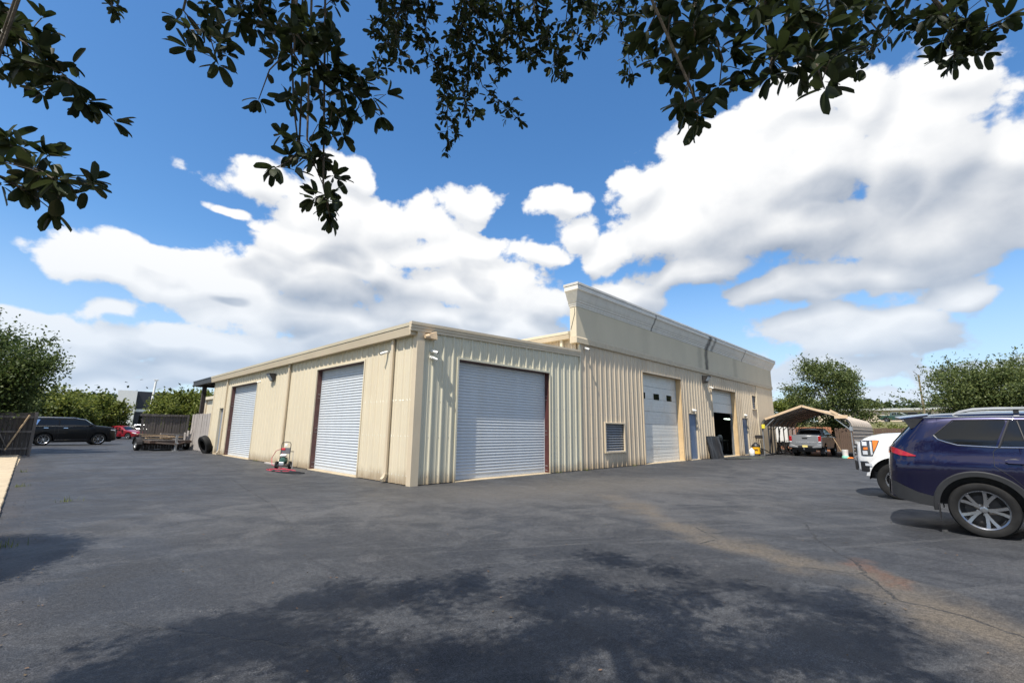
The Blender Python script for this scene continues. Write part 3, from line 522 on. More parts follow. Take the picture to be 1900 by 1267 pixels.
# --- security cameras
def seccam(F,u,z,d):
    q=MB(); c=Vector(F(u,.06,z)); q.tube([F(u,.03,z),F(u,.09,z)],.045,10); o=q.build('security_camera',WHITEP,BLD,smooth=40)
    a=Vector(F(u,.10,z-.01)); b=a+Vector(d)*.16
    MB().tube([a,b],.042,10).build('camera_body',WHITEP,o,smooth=40); MB().tube([b,b+Vector(d)*.006],.034,10).build('camera_lens',BLACK,o)
seccam(FB,.46,3.70,(.5,-.8,-.3)); seccam(FB,.44,3.52,(.75,-.55,-.4)); seccam(FB,8.06,4.83,(.2,-.9,-.4)); seccam(FA,12.95,3.62,(-.8,-.5,-.4)); seccam(FA,1.55,3.78,(-.8,.4,-.4)); seccam(FB,21.2,4.22,(.2,-.8,-.5))
for u,z in((18.55,2.72),(27.25,2.72)):
    o=MB().box(u-.16,u+.16,-.09,-.02,z-.06,z+.07).build('entry_light',WHITEP,BLD,bevel=.015)
    for s in(-.09,.09): MB().lathe([(.035,0),(.055,.05),(.055,.08)],10,Matrix.Translation((u+s,-.08,z))@Matrix.Rotation(RAD(120),4,'X')).build('lamp_head',WHITEP,o,smooth=40)
# --- horn speaker under the rake
q=MB(); M=Matrix.Translation((.17,-.13,4.08))@Matrix.Rotation(RAD(80),4,'Y')@Matrix.Rotation(RAD(45),4,'Z')
q.lathe([(.05,-.02),(.06,.03),(.075,.1)],14,M); hs_=q.build('horn_speaker',mat('aged_ivory',(.62,.46,.30),.5,var=.15),BLD,smooth=40)
q=MB(); q.lathe([(.075,.09),(.11,.18),(.165,.30),(.17,.31),(.16,.305),(.1,.18)],4,M,caps=False); q.build('horn_bell',MATS['aged_ivory'],hs_)
MB().bar((.2,-.01,4.16),(.22,-.13,4.09),.03,.03).build('speaker_bracket',DARK,hs_)
# --- inside of the open bay
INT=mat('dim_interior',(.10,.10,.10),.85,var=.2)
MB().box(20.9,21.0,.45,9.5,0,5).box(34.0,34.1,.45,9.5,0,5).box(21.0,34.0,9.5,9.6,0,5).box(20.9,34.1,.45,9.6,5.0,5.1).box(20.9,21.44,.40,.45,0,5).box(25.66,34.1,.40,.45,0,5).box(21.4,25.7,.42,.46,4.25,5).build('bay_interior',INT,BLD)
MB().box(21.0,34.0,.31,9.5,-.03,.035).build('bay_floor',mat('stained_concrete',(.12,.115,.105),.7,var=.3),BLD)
# --- covered rear lean-to at the far end of the lot side
LT=empty('lean_to_canopy',(-.1,21.3,0),0,'dark steel canopy with single post continuing the eave line behind the building','canopy')
def lt(mb,n,m_): o=mb.build(n,m_,None); o.parent=LT; o.matrix_parent_inverse=Matrix.Translation((.1,-21.3,0)); return o
lt(MB().box(-.20,.0,21.36,26.1,4.14,4.46),'fascia_beam',DARK); lt(MB().box(-.22,.02,21.36,26.12,4.40,4.47),'drip_edge',BLACK)
lt(MB().box(.0,5.5,21.36,26.1,4.36,4.44),'canopy_roof',DARK); lt(MB().box(.02,5.4,25.9,26.08,4.12,4.36),'end_beam',DARK)
lt(MB().box(.08,.30,24.6,24.85,0,4.36),'post',mat('dark_timber',(.05,.04,.036),.8,var=.3)); lt(MB().box(.0,5.4,23.9,24.1,4.16,4.36),'cross_beam',DARK)
# --- lower beige block behind it
RB=empty('rear_block',(3.2,29,0),0,'low beige metal outbuilding with window strip behind the dark canopy','building')
def rbp(mb,n,m_): o=mb.build(n,m_,None); o.parent=RB; o.matrix_parent_inverse=Matrix.Translation((-3.2,-29,0)); return o
rbp(MB().box(4.0,10,26.5,41.6,0,4.0),'wall',CREAM); rbp(MB().box(3.9,4.0,41.2,41.65,0,4.0),'corner_trim',TRIM)
rbp(MB().box(3.75,10,26.4,41.8,4.0,4.28),'fascia',CREAM); rbp(MB().box(4.9,10,26.5,40.2,4.28,6.3),'upper_wall',WHITEP)
for i in range(4): rbp(MB().box(4.87,4.93,34.3+i*1.5,35.5+i*1.5,4.6,6.0),'window',PANEW)
# ================= VEHICLES =================
def interp(pts,x):
    if x<=pts[0][0]: return pts[0][1]
    for (a,b),(c,d) in zip(pts,pts[1:]):
        if x<=c:
            t=(x-a)/(c-a) if c>a else 0; return b+(d-b)*t
    return pts[-1][1]
def smooth_interp(pts,x,w=.06):
    return (interp(pts,x-w)+2*interp(pts,x)+interp(pts,x+w))/4
class Shell:
    """car shell along +x (rear at 0): side surface y(s,z) up to the shoulder line, then a crowned top"""
    def __init__(s,L,sec,top,bot,er=((0,0),(9,0)),ef=((0,0),(9,0)),rr=.35,rf=.5,arches=(),crown=.05,edge=.07,fall=1.1,bulge=.06,bulgef=.12,sm=.06):
        s.L,s.sec,s.top,s.bot,s.er,s.ef,s.rr,s.rf,s.arches,s.crown,s.edge,s.fall,s.bulge,s.bulgef,s.sm=L,sec,top,bot,er,ef,rr,rf,arches,crown,edge,fall,bulge,bulgef,sm
    def zt(s,u): return smooth_interp(s.top,u,s.sm)
    def zb(s,u):
        z=interp(s.bot,u)
        for c,zc,R in s.arches:
            d=abs(u-c)
            if d<R: z=max(z,zc+math.sqrt(R*R-d*d))
        return z
    def y(s,u,z):
        w=smooth_interp(s.sec,z,.05)
        if u<s.rr: w-=s.rr*.55*(1-math.sqrt(max(0,1-((s.rr-u)/s.rr)**2)))
        if u>s.L-s.rf: w-=s.rf*.5*(1-math.sqrt(max(0,1-((u-s.L+s.rf)/s.rf)**2)))
        zt=s.zt(u); e=s.edge
        if z>zt-e: t=min(1,(z-(zt-e))/e); w-=e*.8*(1-math.sqrt(max(0,1-t*t)))
        return max(w,.02)
    def x(s,u,z):
        fr=max(0,1-u/s.fall)**1.6; ff=max(0,1-(s.L-u)/s.fall)**1.6
        return u+interp(s.er,z)*fr-interp(s.ef,z)*ff
    def u_of(s,x,z):
        u=x
        for _ in range(12): u-= (s.x(u,z)-x)*.7
        return min(max(u,0),s.L)
    def pt(s,x,z,off=0.,side=1):
        u=s.u_of(x,z); return Vector((s.x(u,z),side*(s.y(u,z)+off),z))
    def mesh(s,name,mt,nr=16,ntop=8):
        us=set(np.linspace(0,s.L,58))|{0.02,.05,.1,s.L-.02,s.L-.05,s.L-.1}
        for c,zc,R in s.arches: us|={c+R*math.cos(a) for a in np.linspace(.02,math.pi-.02,19)}|{c+R+.004,c-R-.004}
        us=sorted(u for u in us if 0<=u<=s.L); mb=MB(); K=2*nr+2+2*ntop-1
        for u in us:
            zb,zt=s.zb(u),s.zt(u); ring=[]
            for i in range(nr+1):
                v=i/nr; v=v if v<.75 else .75+.25*(1-(1-(v-.75)/.25)**1.6); z=zb+(zt-zb)*v; ring.append((s.x(u,z),-s.y(u,z),z))
            y0=s.y(u,zt); x0=s.x(u,zt)
            for j in range(1,2*ntop):
                f=-1+j/ntop; ring.append((x0,y0*f,zt+s.crown*(1-f*f)))
            for i in range(nr,-1,-1):
                v=i/nr; v=v if v<.75 else .75+.25*(1-(1-(v-.75)/.25)**1.6); z=zb+(zt-zb)*v; ring.append((s.x(u,z),s.y(u,z),z))
            mb.v+=ring
        K=len(ring); N=len(us)
        for i in range(N-1):
            for j in range(K-1): mb.f.append((i*K+j,(i+1)*K+j,(i+1)*K+j+1,i*K+j+1))
        # ends: bulged caps
        for end,bl,sg in((0,s.bulge,-1),(N-1,s.bulgef,1)):
            base=end*K; m=8
            rows=[]
            for i in range(nr+1):
                a=mb.v[base+i]; row=[base+i]
                for j in range(1,m):
                    f=-1+2*j/m; row.append(len(mb.v)); zz=a[2]+(s.crown*(1-f*f) if i==nr else 0); mb.v.append((a[0]+sg*bl*(1-f*f),-a[1]*f*1.0 if a[1]<0 else a[1]*f,zz))
                row.append(base+K-1-i); rows.append(row)
            # fix sign: left (-y) to right
            for i in range(nr+1):
                a=mb.v[base+i]
                for j in range(1,m): 
                    q=mb.v[rows[i][j]]; mb.v[rows[i][j]]=(q[0],abs(a[1])*(-1+2*j/m),q[2])
            for i in range(nr):
                for j in range(m): mb.f.append((rows[i][j],rows[i][j+1],rows[i+1][j+1],rows[i+1][j]))
            # cap strip between bulged row and top ring
            top=[base+nr+j for j in range(0,2*ntop+1)]; row=rows[nr]
            mb.f.append(tuple(top)+tuple(row[1:-1][::-1]))
        return mb.mesh(name,mt,smooth=38)
    def build(s,name,mt,par): return link(bpy.data.objects.new(name,s.mesh(name,mt)),par)
    def patch(s,name,mt,par,cols,off=.005,sides=(1,-1),n=8,dens=.05,smooth=40):
        """panel lying on the side surface; cols (x, zlow, zhigh); one object per side"""
        xs=[c[0] for c in cols]; lo=[(c[0],c[1]) for c in cols]; hi=[(c[0],c[2]) for c in cols]
        X=set(xs)|set(np.arange(xs[0],xs[-1],dens)); X=sorted(X); R=[]
        for sd in sides:
            mb=MB()
            for x in X:
                a,b=interp(lo,x),interp(hi,x)
                for j in range(n+1): mb.v.append(s.pt(x,a+(b-a)*j/n,off,sd))
            mb.f=[(i*(n+1)+j,(i+1)*(n+1)+j,(i+1)*(n+1)+j+1,i*(n+1)+j+1) if sd<0 else (i*(n+1)+j,i*(n+1)+j+1,(i+1)*(n+1)+j+1,(i+1)*(n+1)+j) for i in range(len(X)-1) for j in range(n)]
            R.append(mb.build(name,mt,par,smooth=smooth,fix=False))
        return R
    def line(s,name,mt,par,pts,r=.006,off=.004,sides=(1,-1),n=6):
        P=[]
        for (x0,z0),(x1,z1) in zip(pts,pts[1:]):
            k=max(1,int(math.hypot(x1-x0,z1-z0)/.06))
            P+=[(x0+(x1-x0)*i/k,z0+(z1-z0)*i/k) for i in range(k)]
        P.append(pts[-1])
        return [MB().tube([s.pt(x,z,off,sd) for x,z in P],r,n).build(name,mt,par,smooth=40,fix=False) for sd in sides]
    def toppatch(s,name,mt,par,u0,u1,frac=.86,off=.006,n=10,m=10,frac1=None):
        mb=MB()
        for i in range(n+1):
            u=u0+(u1-u0)*i/n; zt=s.zt(u); y0=s.y(u,zt); fr=frac+((frac1 or frac)-frac)*i/n
            du=.01; dz=(s.zt(u+du)-s.zt(u-du))/(2*du); L=math.hypot(1,dz)
            for j in range(m+1):
                f=-fr+2*fr*j/m; mb.v.append((s.x(u,zt)-dz/L*off,y0*f,zt+s.crown*(1-f*f)+off/L))
        mb.f=[(i*(m+1)+j,(i+1)*(m+1)+j,(i+1)*(m+1)+j+1,i*(m+1)+j+1) for i in range(n) for j in range(m)]
        return mb.build(name,mt,par,smooth=40,fix=False)
def tyre_mesh(R,w,rim,name='tyre',tread=36):
    prof=[(rim*.97,-w*.42),(rim*1.04,-w*.47),(R*.86,-w*.52),(R*.95,-w*.49),(R*.985,-w*.42),(R,-w*.30),(R,-w*.08),(R*.985,-w*.07),(R*.985,-w*.04),(R,-w*.03),(R,w*.03),(R*.985,w*.04),(R*.985,w*.07),(R,w*.08),(R,w*.30),(R*.985,w*.42),(R*.95,w*.49),(R*.86,w*.52),(rim*1.04,w*.47),(rim*.97,w*.42)]
    mb=MB().lathe(prof,48,Matrix.Rotation(RAD(90),4,'X'),caps=False); return mb.mesh(name,RUB,smooth=35)
def wheel_mesh(rim,w,ns,style,mt,split=.0):
    MX=Matrix.Rotation(RAD(90),4,'X')   # axis along -y : outer face at local z=+ -> y=-
    mb=MB()
    mb.lathe([(rim*.99,-w*.42),(rim*.93,-w*.30),(rim*.90,w*.1),(rim*.925,w*.38),(rim*.99,w*.45),(rim*1.0,w*.41),(rim*.95,w*.34),(rim*.93,w*.1),(rim*.95,-.4*w)],40,MX,caps=False)
    mb.lathe([(.001,w*.30),(rim*.10,w*.31),(rim*.16,w*.29),(rim*.2,w*.22),(rim*.2,0)],20,MX,caps=False)
    def spoke(a0,a1,wi,wo,d0,d1):
        # tapered bar from hub to rim in polar angle a0->a1
        P=[]
        for t in(0,.35,.7,1):
            r=rim*(.13+.82*t); a=a0+(a1-a0)*t; ww=wi+(wo-wi)*t; z=w*(.28+.10*t*t)
            for sgn,dz in((-1,-.02),(-1,0),(1,0),(1,-.02)):
                ww2=ww*(.75 if dz==0 else 1); q=Vector((r*math.cos(a)-sgn*ww2*math.sin(a),r*math.sin(a)+sgn*ww2*math.cos(a),z+dz)); P.append(MX@q)
        fs=[]
        for i in range(3):
            for j in range(4): fs.append((4*i+j,4*i+(j+1)%4,4*i+4+(j+1)%4,4*i+4+j))
        mb.add(P,fs+[(0,1,2,3),(15,14,13,12)])
    for i in range(ns):
        a=2*math.pi*i/ns+math.pi/2
        if style=='split':
            for sg in(-1,1): spoke(a+sg*.05,a+sg*.23,rim*.07,rim*.105,0,0)
        else: spoke(a,a,rim*.045,rim*.035,0,0)
    for i in range(5):
        a=2*math.pi*i/5; mb.lathe([(.016,w*.30),(.016,w*.335),(.006,w*.34)],6,MX@Matrix.Translation((rim*.26*math.cos(a),rim*.26*math.sin(a),-.02)))
    return mb.mesh('wheel',mt,smooth=40)
def brake_mesh(rim,w):
    MX=Matrix.Rotation(RAD(90),4,'X'); return MB().lathe([(.03,-.02),(rim*.72,-.02),(rim*.72,.0),(.03,.0)],28,MX).lathe([(rim*.9,-w*.3),(rim*.9,-w*.28)],28,MX).mesh('brake_disc',DARK)
def add_wheels(car,xs,yo,R,w,rim,ns,style,mt,z=None):
    tm=tyre_mesh(R,w,rim); wm_=wheel_mesh(rim,w,ns,style,mt); bm_=brake_mesh(rim,w)
    for x in xs:
        for sd in(-1,1):
            o=inst('wheel',wm_,car,(x,sd*(yo-w/2),R if z is None else z),(0,0.35 if x<2 else .1,0 if sd<0 else math.pi)); inst('tyre',tm,o); inst('brake_disc',bm_,o)
def wells(car,xs,yo,R,zc):
    for x in xs:
        for sd in(-1,1):
            mb=MB(); n=14
            for i in range(n+1):
                a=math.pi*i/n; 
                for yy in(yo-.03,yo-.42): mb.v.append((x+(R+.01)*math.cos(a),sd*yy,zc+(R+.01)*math.sin(a)))
            mb.f=[(2*i,2*i+1,2*i+3,2*i+2) for i in range(n)]+[tuple(2*i+1 for i in range(n+1))]
            mb.build('wheel_well',BLACK,car,fix=False)
def car_mirror(car,x,y,z,mt,sgn=1):
    for sd in(-1,1):
        mb=MB().box(x-.07,x+.1,sd*(y+.04),sd*(y+.24),z,z+.15).bar((x+.03,sd*(y-.04),z+.03),(x+.03,sd*(y+.06),z+.05),.06,.05); mb.build('wing_mirror',mt,car,bevel=.03,smooth=50)
# ---- near dark blue SUV, parked nose away from the building
PAINTB=mat('dark_blue_paint',(.0035,.0035,.030),.27,var=0,coat=1.,spec=.35,metal=.5)
CLAD=mat('grey_cladding',(.020,.021,.023),.6,var=.1)
REDL=mat('red_lens',(.30,.008,.012),.12,var=0,coat=.5); 
def blue_suv():
    c=empty('parked_suv',(3.955,-9.70,0),-math.pi/2,'dark blue SUV with silver window trim and red tail lamp parked beside the white pickup','suv')
    sec=[(.15,.88),(.36,.918),(.55,.938),(.75,.958),(.90,.98),(.98,.993),(1.03,.99),(1.12,.955),(1.22,.918),(1.30,.90),(1.38,.888),(1.75,.765),(1.9,.72)]
    top=[(0,1.765),(.3,1.80),(.7,1.825),(1.4,1.845),(2.4,1.835),(2.95,1.76),(3.85,1.19),(4.4,1.13),(4.85,1.02),(5.08,.86)]
    bot=[(0,.50),(.18,.44),(.6,.37),(1.6,.28),(3.5,.28),(4.5,.34),(5.08,.42)]
    er=[(0,.0),(.5,.0),(.95,.035),(1.15,.06),(1.3,.075),(1.69,.40),(1.8,.40)]; ef=[(0,.1),(.45,.0),(.8,.02),(1.0,.12),(1.3,.3)]
    A=[(1.09,.40,.485),(4.04,.40,.485)]
    s=Shell(5.08,sec,top,bot,er,ef,rr=.4,rf=.7,arches=A,crown=.05,edge=.09)
    s.build('body',PAINTB,c)
    MB().box(.75,4.9,-.80,.80,.26,.40).build('underbody',BLACK,c)
    wells(c,(1.09,4.04),.95,.485,.40); add_wheels(c,(1.09,4.04),.975,.396,.255,.285,5,'split',mat('dark_alloy',(.30,.31,.33),.22,.9,var=.05))
    # cladding: arch lips, sills, rear bumper lower
    def lip(cx_,z0,z1):
        R0,R1=.484,.565; 
        for sd in(1,-1):
            mb=MB(); n=26
            for i in range(n+1):
                a=math.pi*(-.04+1.08*i/n)
                for r,o in((R0,-.03),(R0,.022),(R1-.015,.02),(R1,.0)):
                    x=cx_+r*math.cos(a); z=.40+r*math.sin(a)
                    z=max(z,.30); mb.v.append(s.pt(x,z,o,sd))
            mb.f=[(4*i+j,4*i+4+j,4*i+5+j,4*i+1+j) for i in range(n) for j in range(3)]
            mb.build('arch_lip',CLAD,c,smooth=40,fix=True)
    lip(1.09,0,0); lip(4.04,0,0)
    s.patch('sill_cladding',CLAD,c,[(1.64,.285,.50),(2.5,.285,.52),(3.49,.285,.50)],.012)
    s.patch('bumper_cladding',CLAD,c,[(.035,.53,.755),(.1,.465,.735),(.2,.44,.675),(.37,.405,.59),(.54,.385,.545),(.61,.385,.53)],.010)
    mb=MB()
    # lower rear bumper face
    for j in range(13):
        f=-.92+1.84*j/12
        for z in(.50,.60,.74): 
            y=s.y(0,z)*f; mb.v.append((s.x(0,z)-s.bulge*(1-f*f)-.012,y,z))
    mb.f=[(3*j+i,3*j+3+i,3*j+4+i,3*j+1+i) for j in range(12) for i in range(2)]; mb.build('rear_bumper_trim',CLAD,c,smooth=40)
    # glass
    s.patch('quarter_window',GLASS,c,[(.665,1.485,1.495),(.72,1.43,1.545),(.80,1.395,1.62),(.92,1.357,1.73),(1.0,1.352,1.735),(1.335,1.337,1.735),(1.40,1.50,1.735),(1.49,1.70,1.735)],.004,dens=.03)
    s.patch('rear_door_window',GLASS,c,[(1.385,1.345,1.36),(1.46,1.345,1.55),(1.535,1.347,1.728),(2.25,1.35,1.725),(2.29,1.35,1.72)],.004,dens=.03)
    s.patch('front_door_window',GLASS,c,[(2.36,1.352,1.715),(2.75,1.35,1.68),(3.0,1.35,1.58),(3.3,1.34,1.40),(3.36,1.335,1.35)],.004,dens=.03)
    s.line('window_trim',CHROME,c,[(.655,1.50),(.70,1.432),(.80,1.388),(.92,1.348),(1.34,1.328),(2.3,1.340),(3.38,1.325)],.008)
    s.line('window_trim',DARK,c,[(.66,1.50),(.91,1.742),(1.50,1.745),(2.4,1.735)],.007)
    s.line('window_trim',BLACK,c,[(1.535,1.735),(1.375,1.335)],.016)
    s.line('window_trim',BLACK,c,[(1.615,1.725),(1.66,1.345)],.011)
    for pts in ([(1.36,1.33),(1.30,1.26),(1.285,1.05),(1.45,.90),(1.66,.62)],[(2.33,1.33),(2.31,1.0),(2.33,.53)],[(3.42,1.32),(3.46,1.0),(3.42,.55)],[(.30,1.67),(.26,1.5),(.17,1.33)]): s.line('panel_gap',BLACK,c,pts,.0045,-.001)
    for x in(1.40,2.45): s.patch('door_handle',PAINTB,c,[(x,1.125,1.135),(x+.04,1.10,1.155),(x+.2,1.10,1.155),(x+.25,1.12,1.14)],.035,dens=.03,n=4)
    for x in(1.41,2.46): s.patch('handle_recess',BLACK,c,[(x,1.12,1.15),(x+.1,1.09,1.17),(x+.16,1.10,1.15)],.006,dens=.03,n=4)
    # tail lamps: wedge that wraps the corner
    s.patch('tail_lamp',REDL,c,[(.05,1.25,1.315),(.10,1.20,1.30),(.2,1.165,1.262),(.3,1.155,1.215),(.405,1.158,1.168)],.018,dens=.03)
    mb=MB()
    for j in range(9):
        f=-1+2*j/8
        for z in(1.19,1.245,1.29): mb.v.append((s.x(0,z)-s.bulge*(1-f*f)-.012,s.y(0,z)*f,z))
    mb.f=[(3*j+i,3*j+3+i,3*j+4+i,3*j+1+i) for j in range(8) for i in range(2)]; mb.build('tail_lamp_bar',REDL,c,smooth=40)
    # rear window, spoiler
    mb=MB()
    for i in range(6):
        z=1.36+.33*i/5
        for j in range(9):
            f=-.86+1.72*j/8; mb.v.append((s.x(0,z)-s.bulge*(1-f*f)-.006,s.y(0,z)*f,z))
    mb.f=[(9*i+j,9*i+j+1,9*i+10+j,9*i+9+j) for i in range(5) for j in range(8)]; mb.build('rear_window',GLASS,c,smooth=40)
    mb=MB()
    for j in range(13):
        f=-1+2*j/12; y=.735*f; zc=.05*(1-f*f); xr=.20-.05*(1-f*f)+.06*abs(f)**3
        mb.v+=[(xr,y,1.775+zc),(.62,y,1.83+zc),(.62,y,1.80+zc),(xr+.01,y,1.745+zc)]
    mb.f=[(4*j+i,4*j+(i+1)%4,4*j+4+(i+1)%4,4*j+4+i) for j in range(12) for i in range(4)]+[(0,1,2,3),(51,50,49,48)]
    mb.build('spoiler',PAINTB,c,smooth=40)
    for sd in(-1,1): MB().prism([(.30,1.76),(.56,1.775),(.43,1.62),(.38,1.60)],1,sd*.735,sd*.765).build('spoiler_fin',BLACK,c)
    # roof rails
    for sd in(-1,1):
        P=[(.92,sd*.70,1.83),(1.0,sd*.70,1.875),(1.16,sd*.695,1.915),(1.4,sd*.69,1.925),(2.4,sd*.68,1.915),(2.65,sd*.68,1.88),(2.75,sd*.68,1.825)]
        q=MB(); n=len(P)
        for x,y,z in P: q.v+=[(x,y-.022,z-.018),(x,y+.022,z-.018),(x,y+.016,z+.016),(x,y-.016,z+.016)]
        q.f=[(4*i+j,4*i+(j+1)%4,4*i+4+(j+1)%4,4*i+4+j) for i in range(n-1) for j in range(4)]; q.build('roof_rail',STEEL,c,smooth=50)
        MB().box(1.6,1.66,sd*.69-.014,sd*.69+.014,1.84,1.91).build('rail_foot',BLACK,c)
    s.line('roof_trim',CHROME,c,[(.5,1.79),(1.4,1.80),(2.4,1.79)],.010,.006)
    s.toppatch('windscreen',GLASS,c,2.98,3.82,.9,frac1=.97)
    car_mirror(c,3.25,.93,1.28,PAINTB)
    s.patch('headlamp',mat('clear_lens',(.6,.62,.65),.1,var=0,coat=.5),c,[(4.72,.84,.90),(4.9,.80,.92),(5.02,.78,.90)],.012)
    for sd in (-1,1): MB().box(.585,.60,sd*.90-.11,sd*.90+.11,.19,.44).build('mud_flap',BLACK,c)
    return c
blue_suv()
# ---- pickups
def pickup(name,loc,rz,label,paint,L=5.85,wr=1.2,wf=4.92,Wd=.99,hood=1.50,bed=1.42,roof=1.96,R=.42,zb=.56,bedlen=1.75,cab1=4.15,detail='f',brim=.6):
    c=empty(name,loc,rz,label,'pickup')
    k=Wd/.99
    sec=[(zb-.2,.93*k),(zb,.955*k),(.95,.985*k),(1.2,.985*k),(1.42,.95*k),(1.6,.9*k)]
    top=[(0,bed-.02),(bedlen,bed),(bedlen+.1,bed+.02),(cab1,hood-.0),(L-1.0,hood-.03),(L-.5,hood-.06),(L-.22,hood-.11),(L-.05,hood-.2),(L,hood-.28)]
    bot=[(0,.72),(.2,zb+.05),(wr+.6,zb-.08),(wf-.6,zb-.08),(wf+.55,zb+.02),(L,zb+.05)]
    ef=[(0,.12),(.62,.0),(.9,.0),(1.2,.02),(1.4,.06),(1.6,.1)]
    A=[(wr,R,R+.125),(wf,R,R+.125)]
    s=Shell(L,sec,top,bot,((0,0),(9,0)),ef,rr=.12,rf=.45,arches=A,crown=.06,edge=.10,bulge=.01,bulgef=.14,fall=.8,sm=.05)
    s.build('body',paint,c)
    csec=[(1.2,.9*k),(1.45,.885*k),(roof,.70*k),(roof+.1,.66*k)]
    ctop=[(0,roof-.06),(.2,roof-.01),(1.3,roof),(1.62,roof-.06),(2.4,hood+.02)] 
    cl=cab1-bedlen+.12
    ctop=[(0,roof-.05),(.25,roof),(cl-.95,roof),(cl-.75,roof-.05),(cl,hood-.02)]
    cb=Shell(cl,csec,ctop,[(0,hood-.30),(cl,hood-.30)],((0,0),(1.4,0),(roof,.16)),((0,0),(9,0)),rr=.15,rf=.1,crown=.035,edge=.08,fall=.5,bulge=.02,bulgef=.01,sm=.05)
    off=bedlen+.02; cab=cb.build('cab',paint,c); cab.location.x=off
    def cp(n,cols): 
        for o in cb.patch(n,GLASS,c,cols,.005): o.location.x=off
    zw=hood-.02
    cp('side_window',[(.28,zw,roof-.10),(.95,zw,roof-.07),(1.0,zw,roof-.07)]); cp('side_window',[(1.08,zw,roof-.07),(cl-1.0,zw,roof-.07),(cl-.42,zw,zw+.12),(cl-.36,zw,zw+.05)])
    o=cb.toppatch('windscreen',GLASS,c,cl-.8,cl-.05,.88,frac1=.94); o.location.x=off
    mb=MB()
    for i in range(5):
        z=hood-.06+(roof-.12-(hood-.06))*i/4
        for j in range(7):
            f=-.88+1.76*j/6; mb.v.append((cb.x(0,z)-cb.bulge*(1-f*f)-.006+off,cb.y(0,z)*f,z))
    mb.f=[(7*i+j,7*i+j+1,7*i+8+j,7*i+7+j) for i in range(4) for j in range(6)]; mb.build('rear_window',GLASS,c,smooth=40)
    MB().box(.3,L-.3,-.78,.78,zb-.16,zb).build('chassis',BLACK,c)
    wells(c,(wr,wf),.95*k,R+.125,R); add_wheels(c,(wr,wf),.955*k,R,.275,R*brim,6,'plain',ALLOY)
    car_mirror(c,cab1-.75,.93*k,hood+.02,BLACK)
    s.line('panel_gap',BLACK,c,[(bedlen+.05,bed-.06),(bedlen+.05,zb)],.006,-.002)
    for x in (bedlen+1.2,cab1-.35): s.line('panel_gap',BLACK,c,[(x,hood-.05),(x,zb)],.005,-.001)
    for x in (bedlen+.95,bedlen+2.0): s.patch('door_handle',BLACK,c,[(x,1.13,1.17),(x+.2,1.13,1.17)],.03,n=3)
    # tailgate end
    q=MB().box(-.015,.03,-.76*k,.76*k,.78,bed-.03); tg=q.build('tailgate',paint,c,bevel=.02,smooth=40)
    for sd in(-1,1): MB().box(-.022,.14,sd*.775*k,sd*.955*k,.92,bed-.05).build('tail_lamp',REDL,c,bevel=.03,smooth=40)
    for sd in(-1,1): MB().box(-.026,.1,sd*.785*k,sd*.945*k,.925,1.0).build('reverse_lamp',mat('clear_lens',(.6,.62,.65),.1,var=0,coat=.5),c,bevel=.01)
    MB().box(-.10,.16,-.93*k,.93*k,.54,.72).build('rear_bumper',BLACK,c,bevel=.03)
    return c,s,cb,tg
WHITEPAINT=mat('white_paint',(.78,.78,.77),.3,var=0,coat=.8)
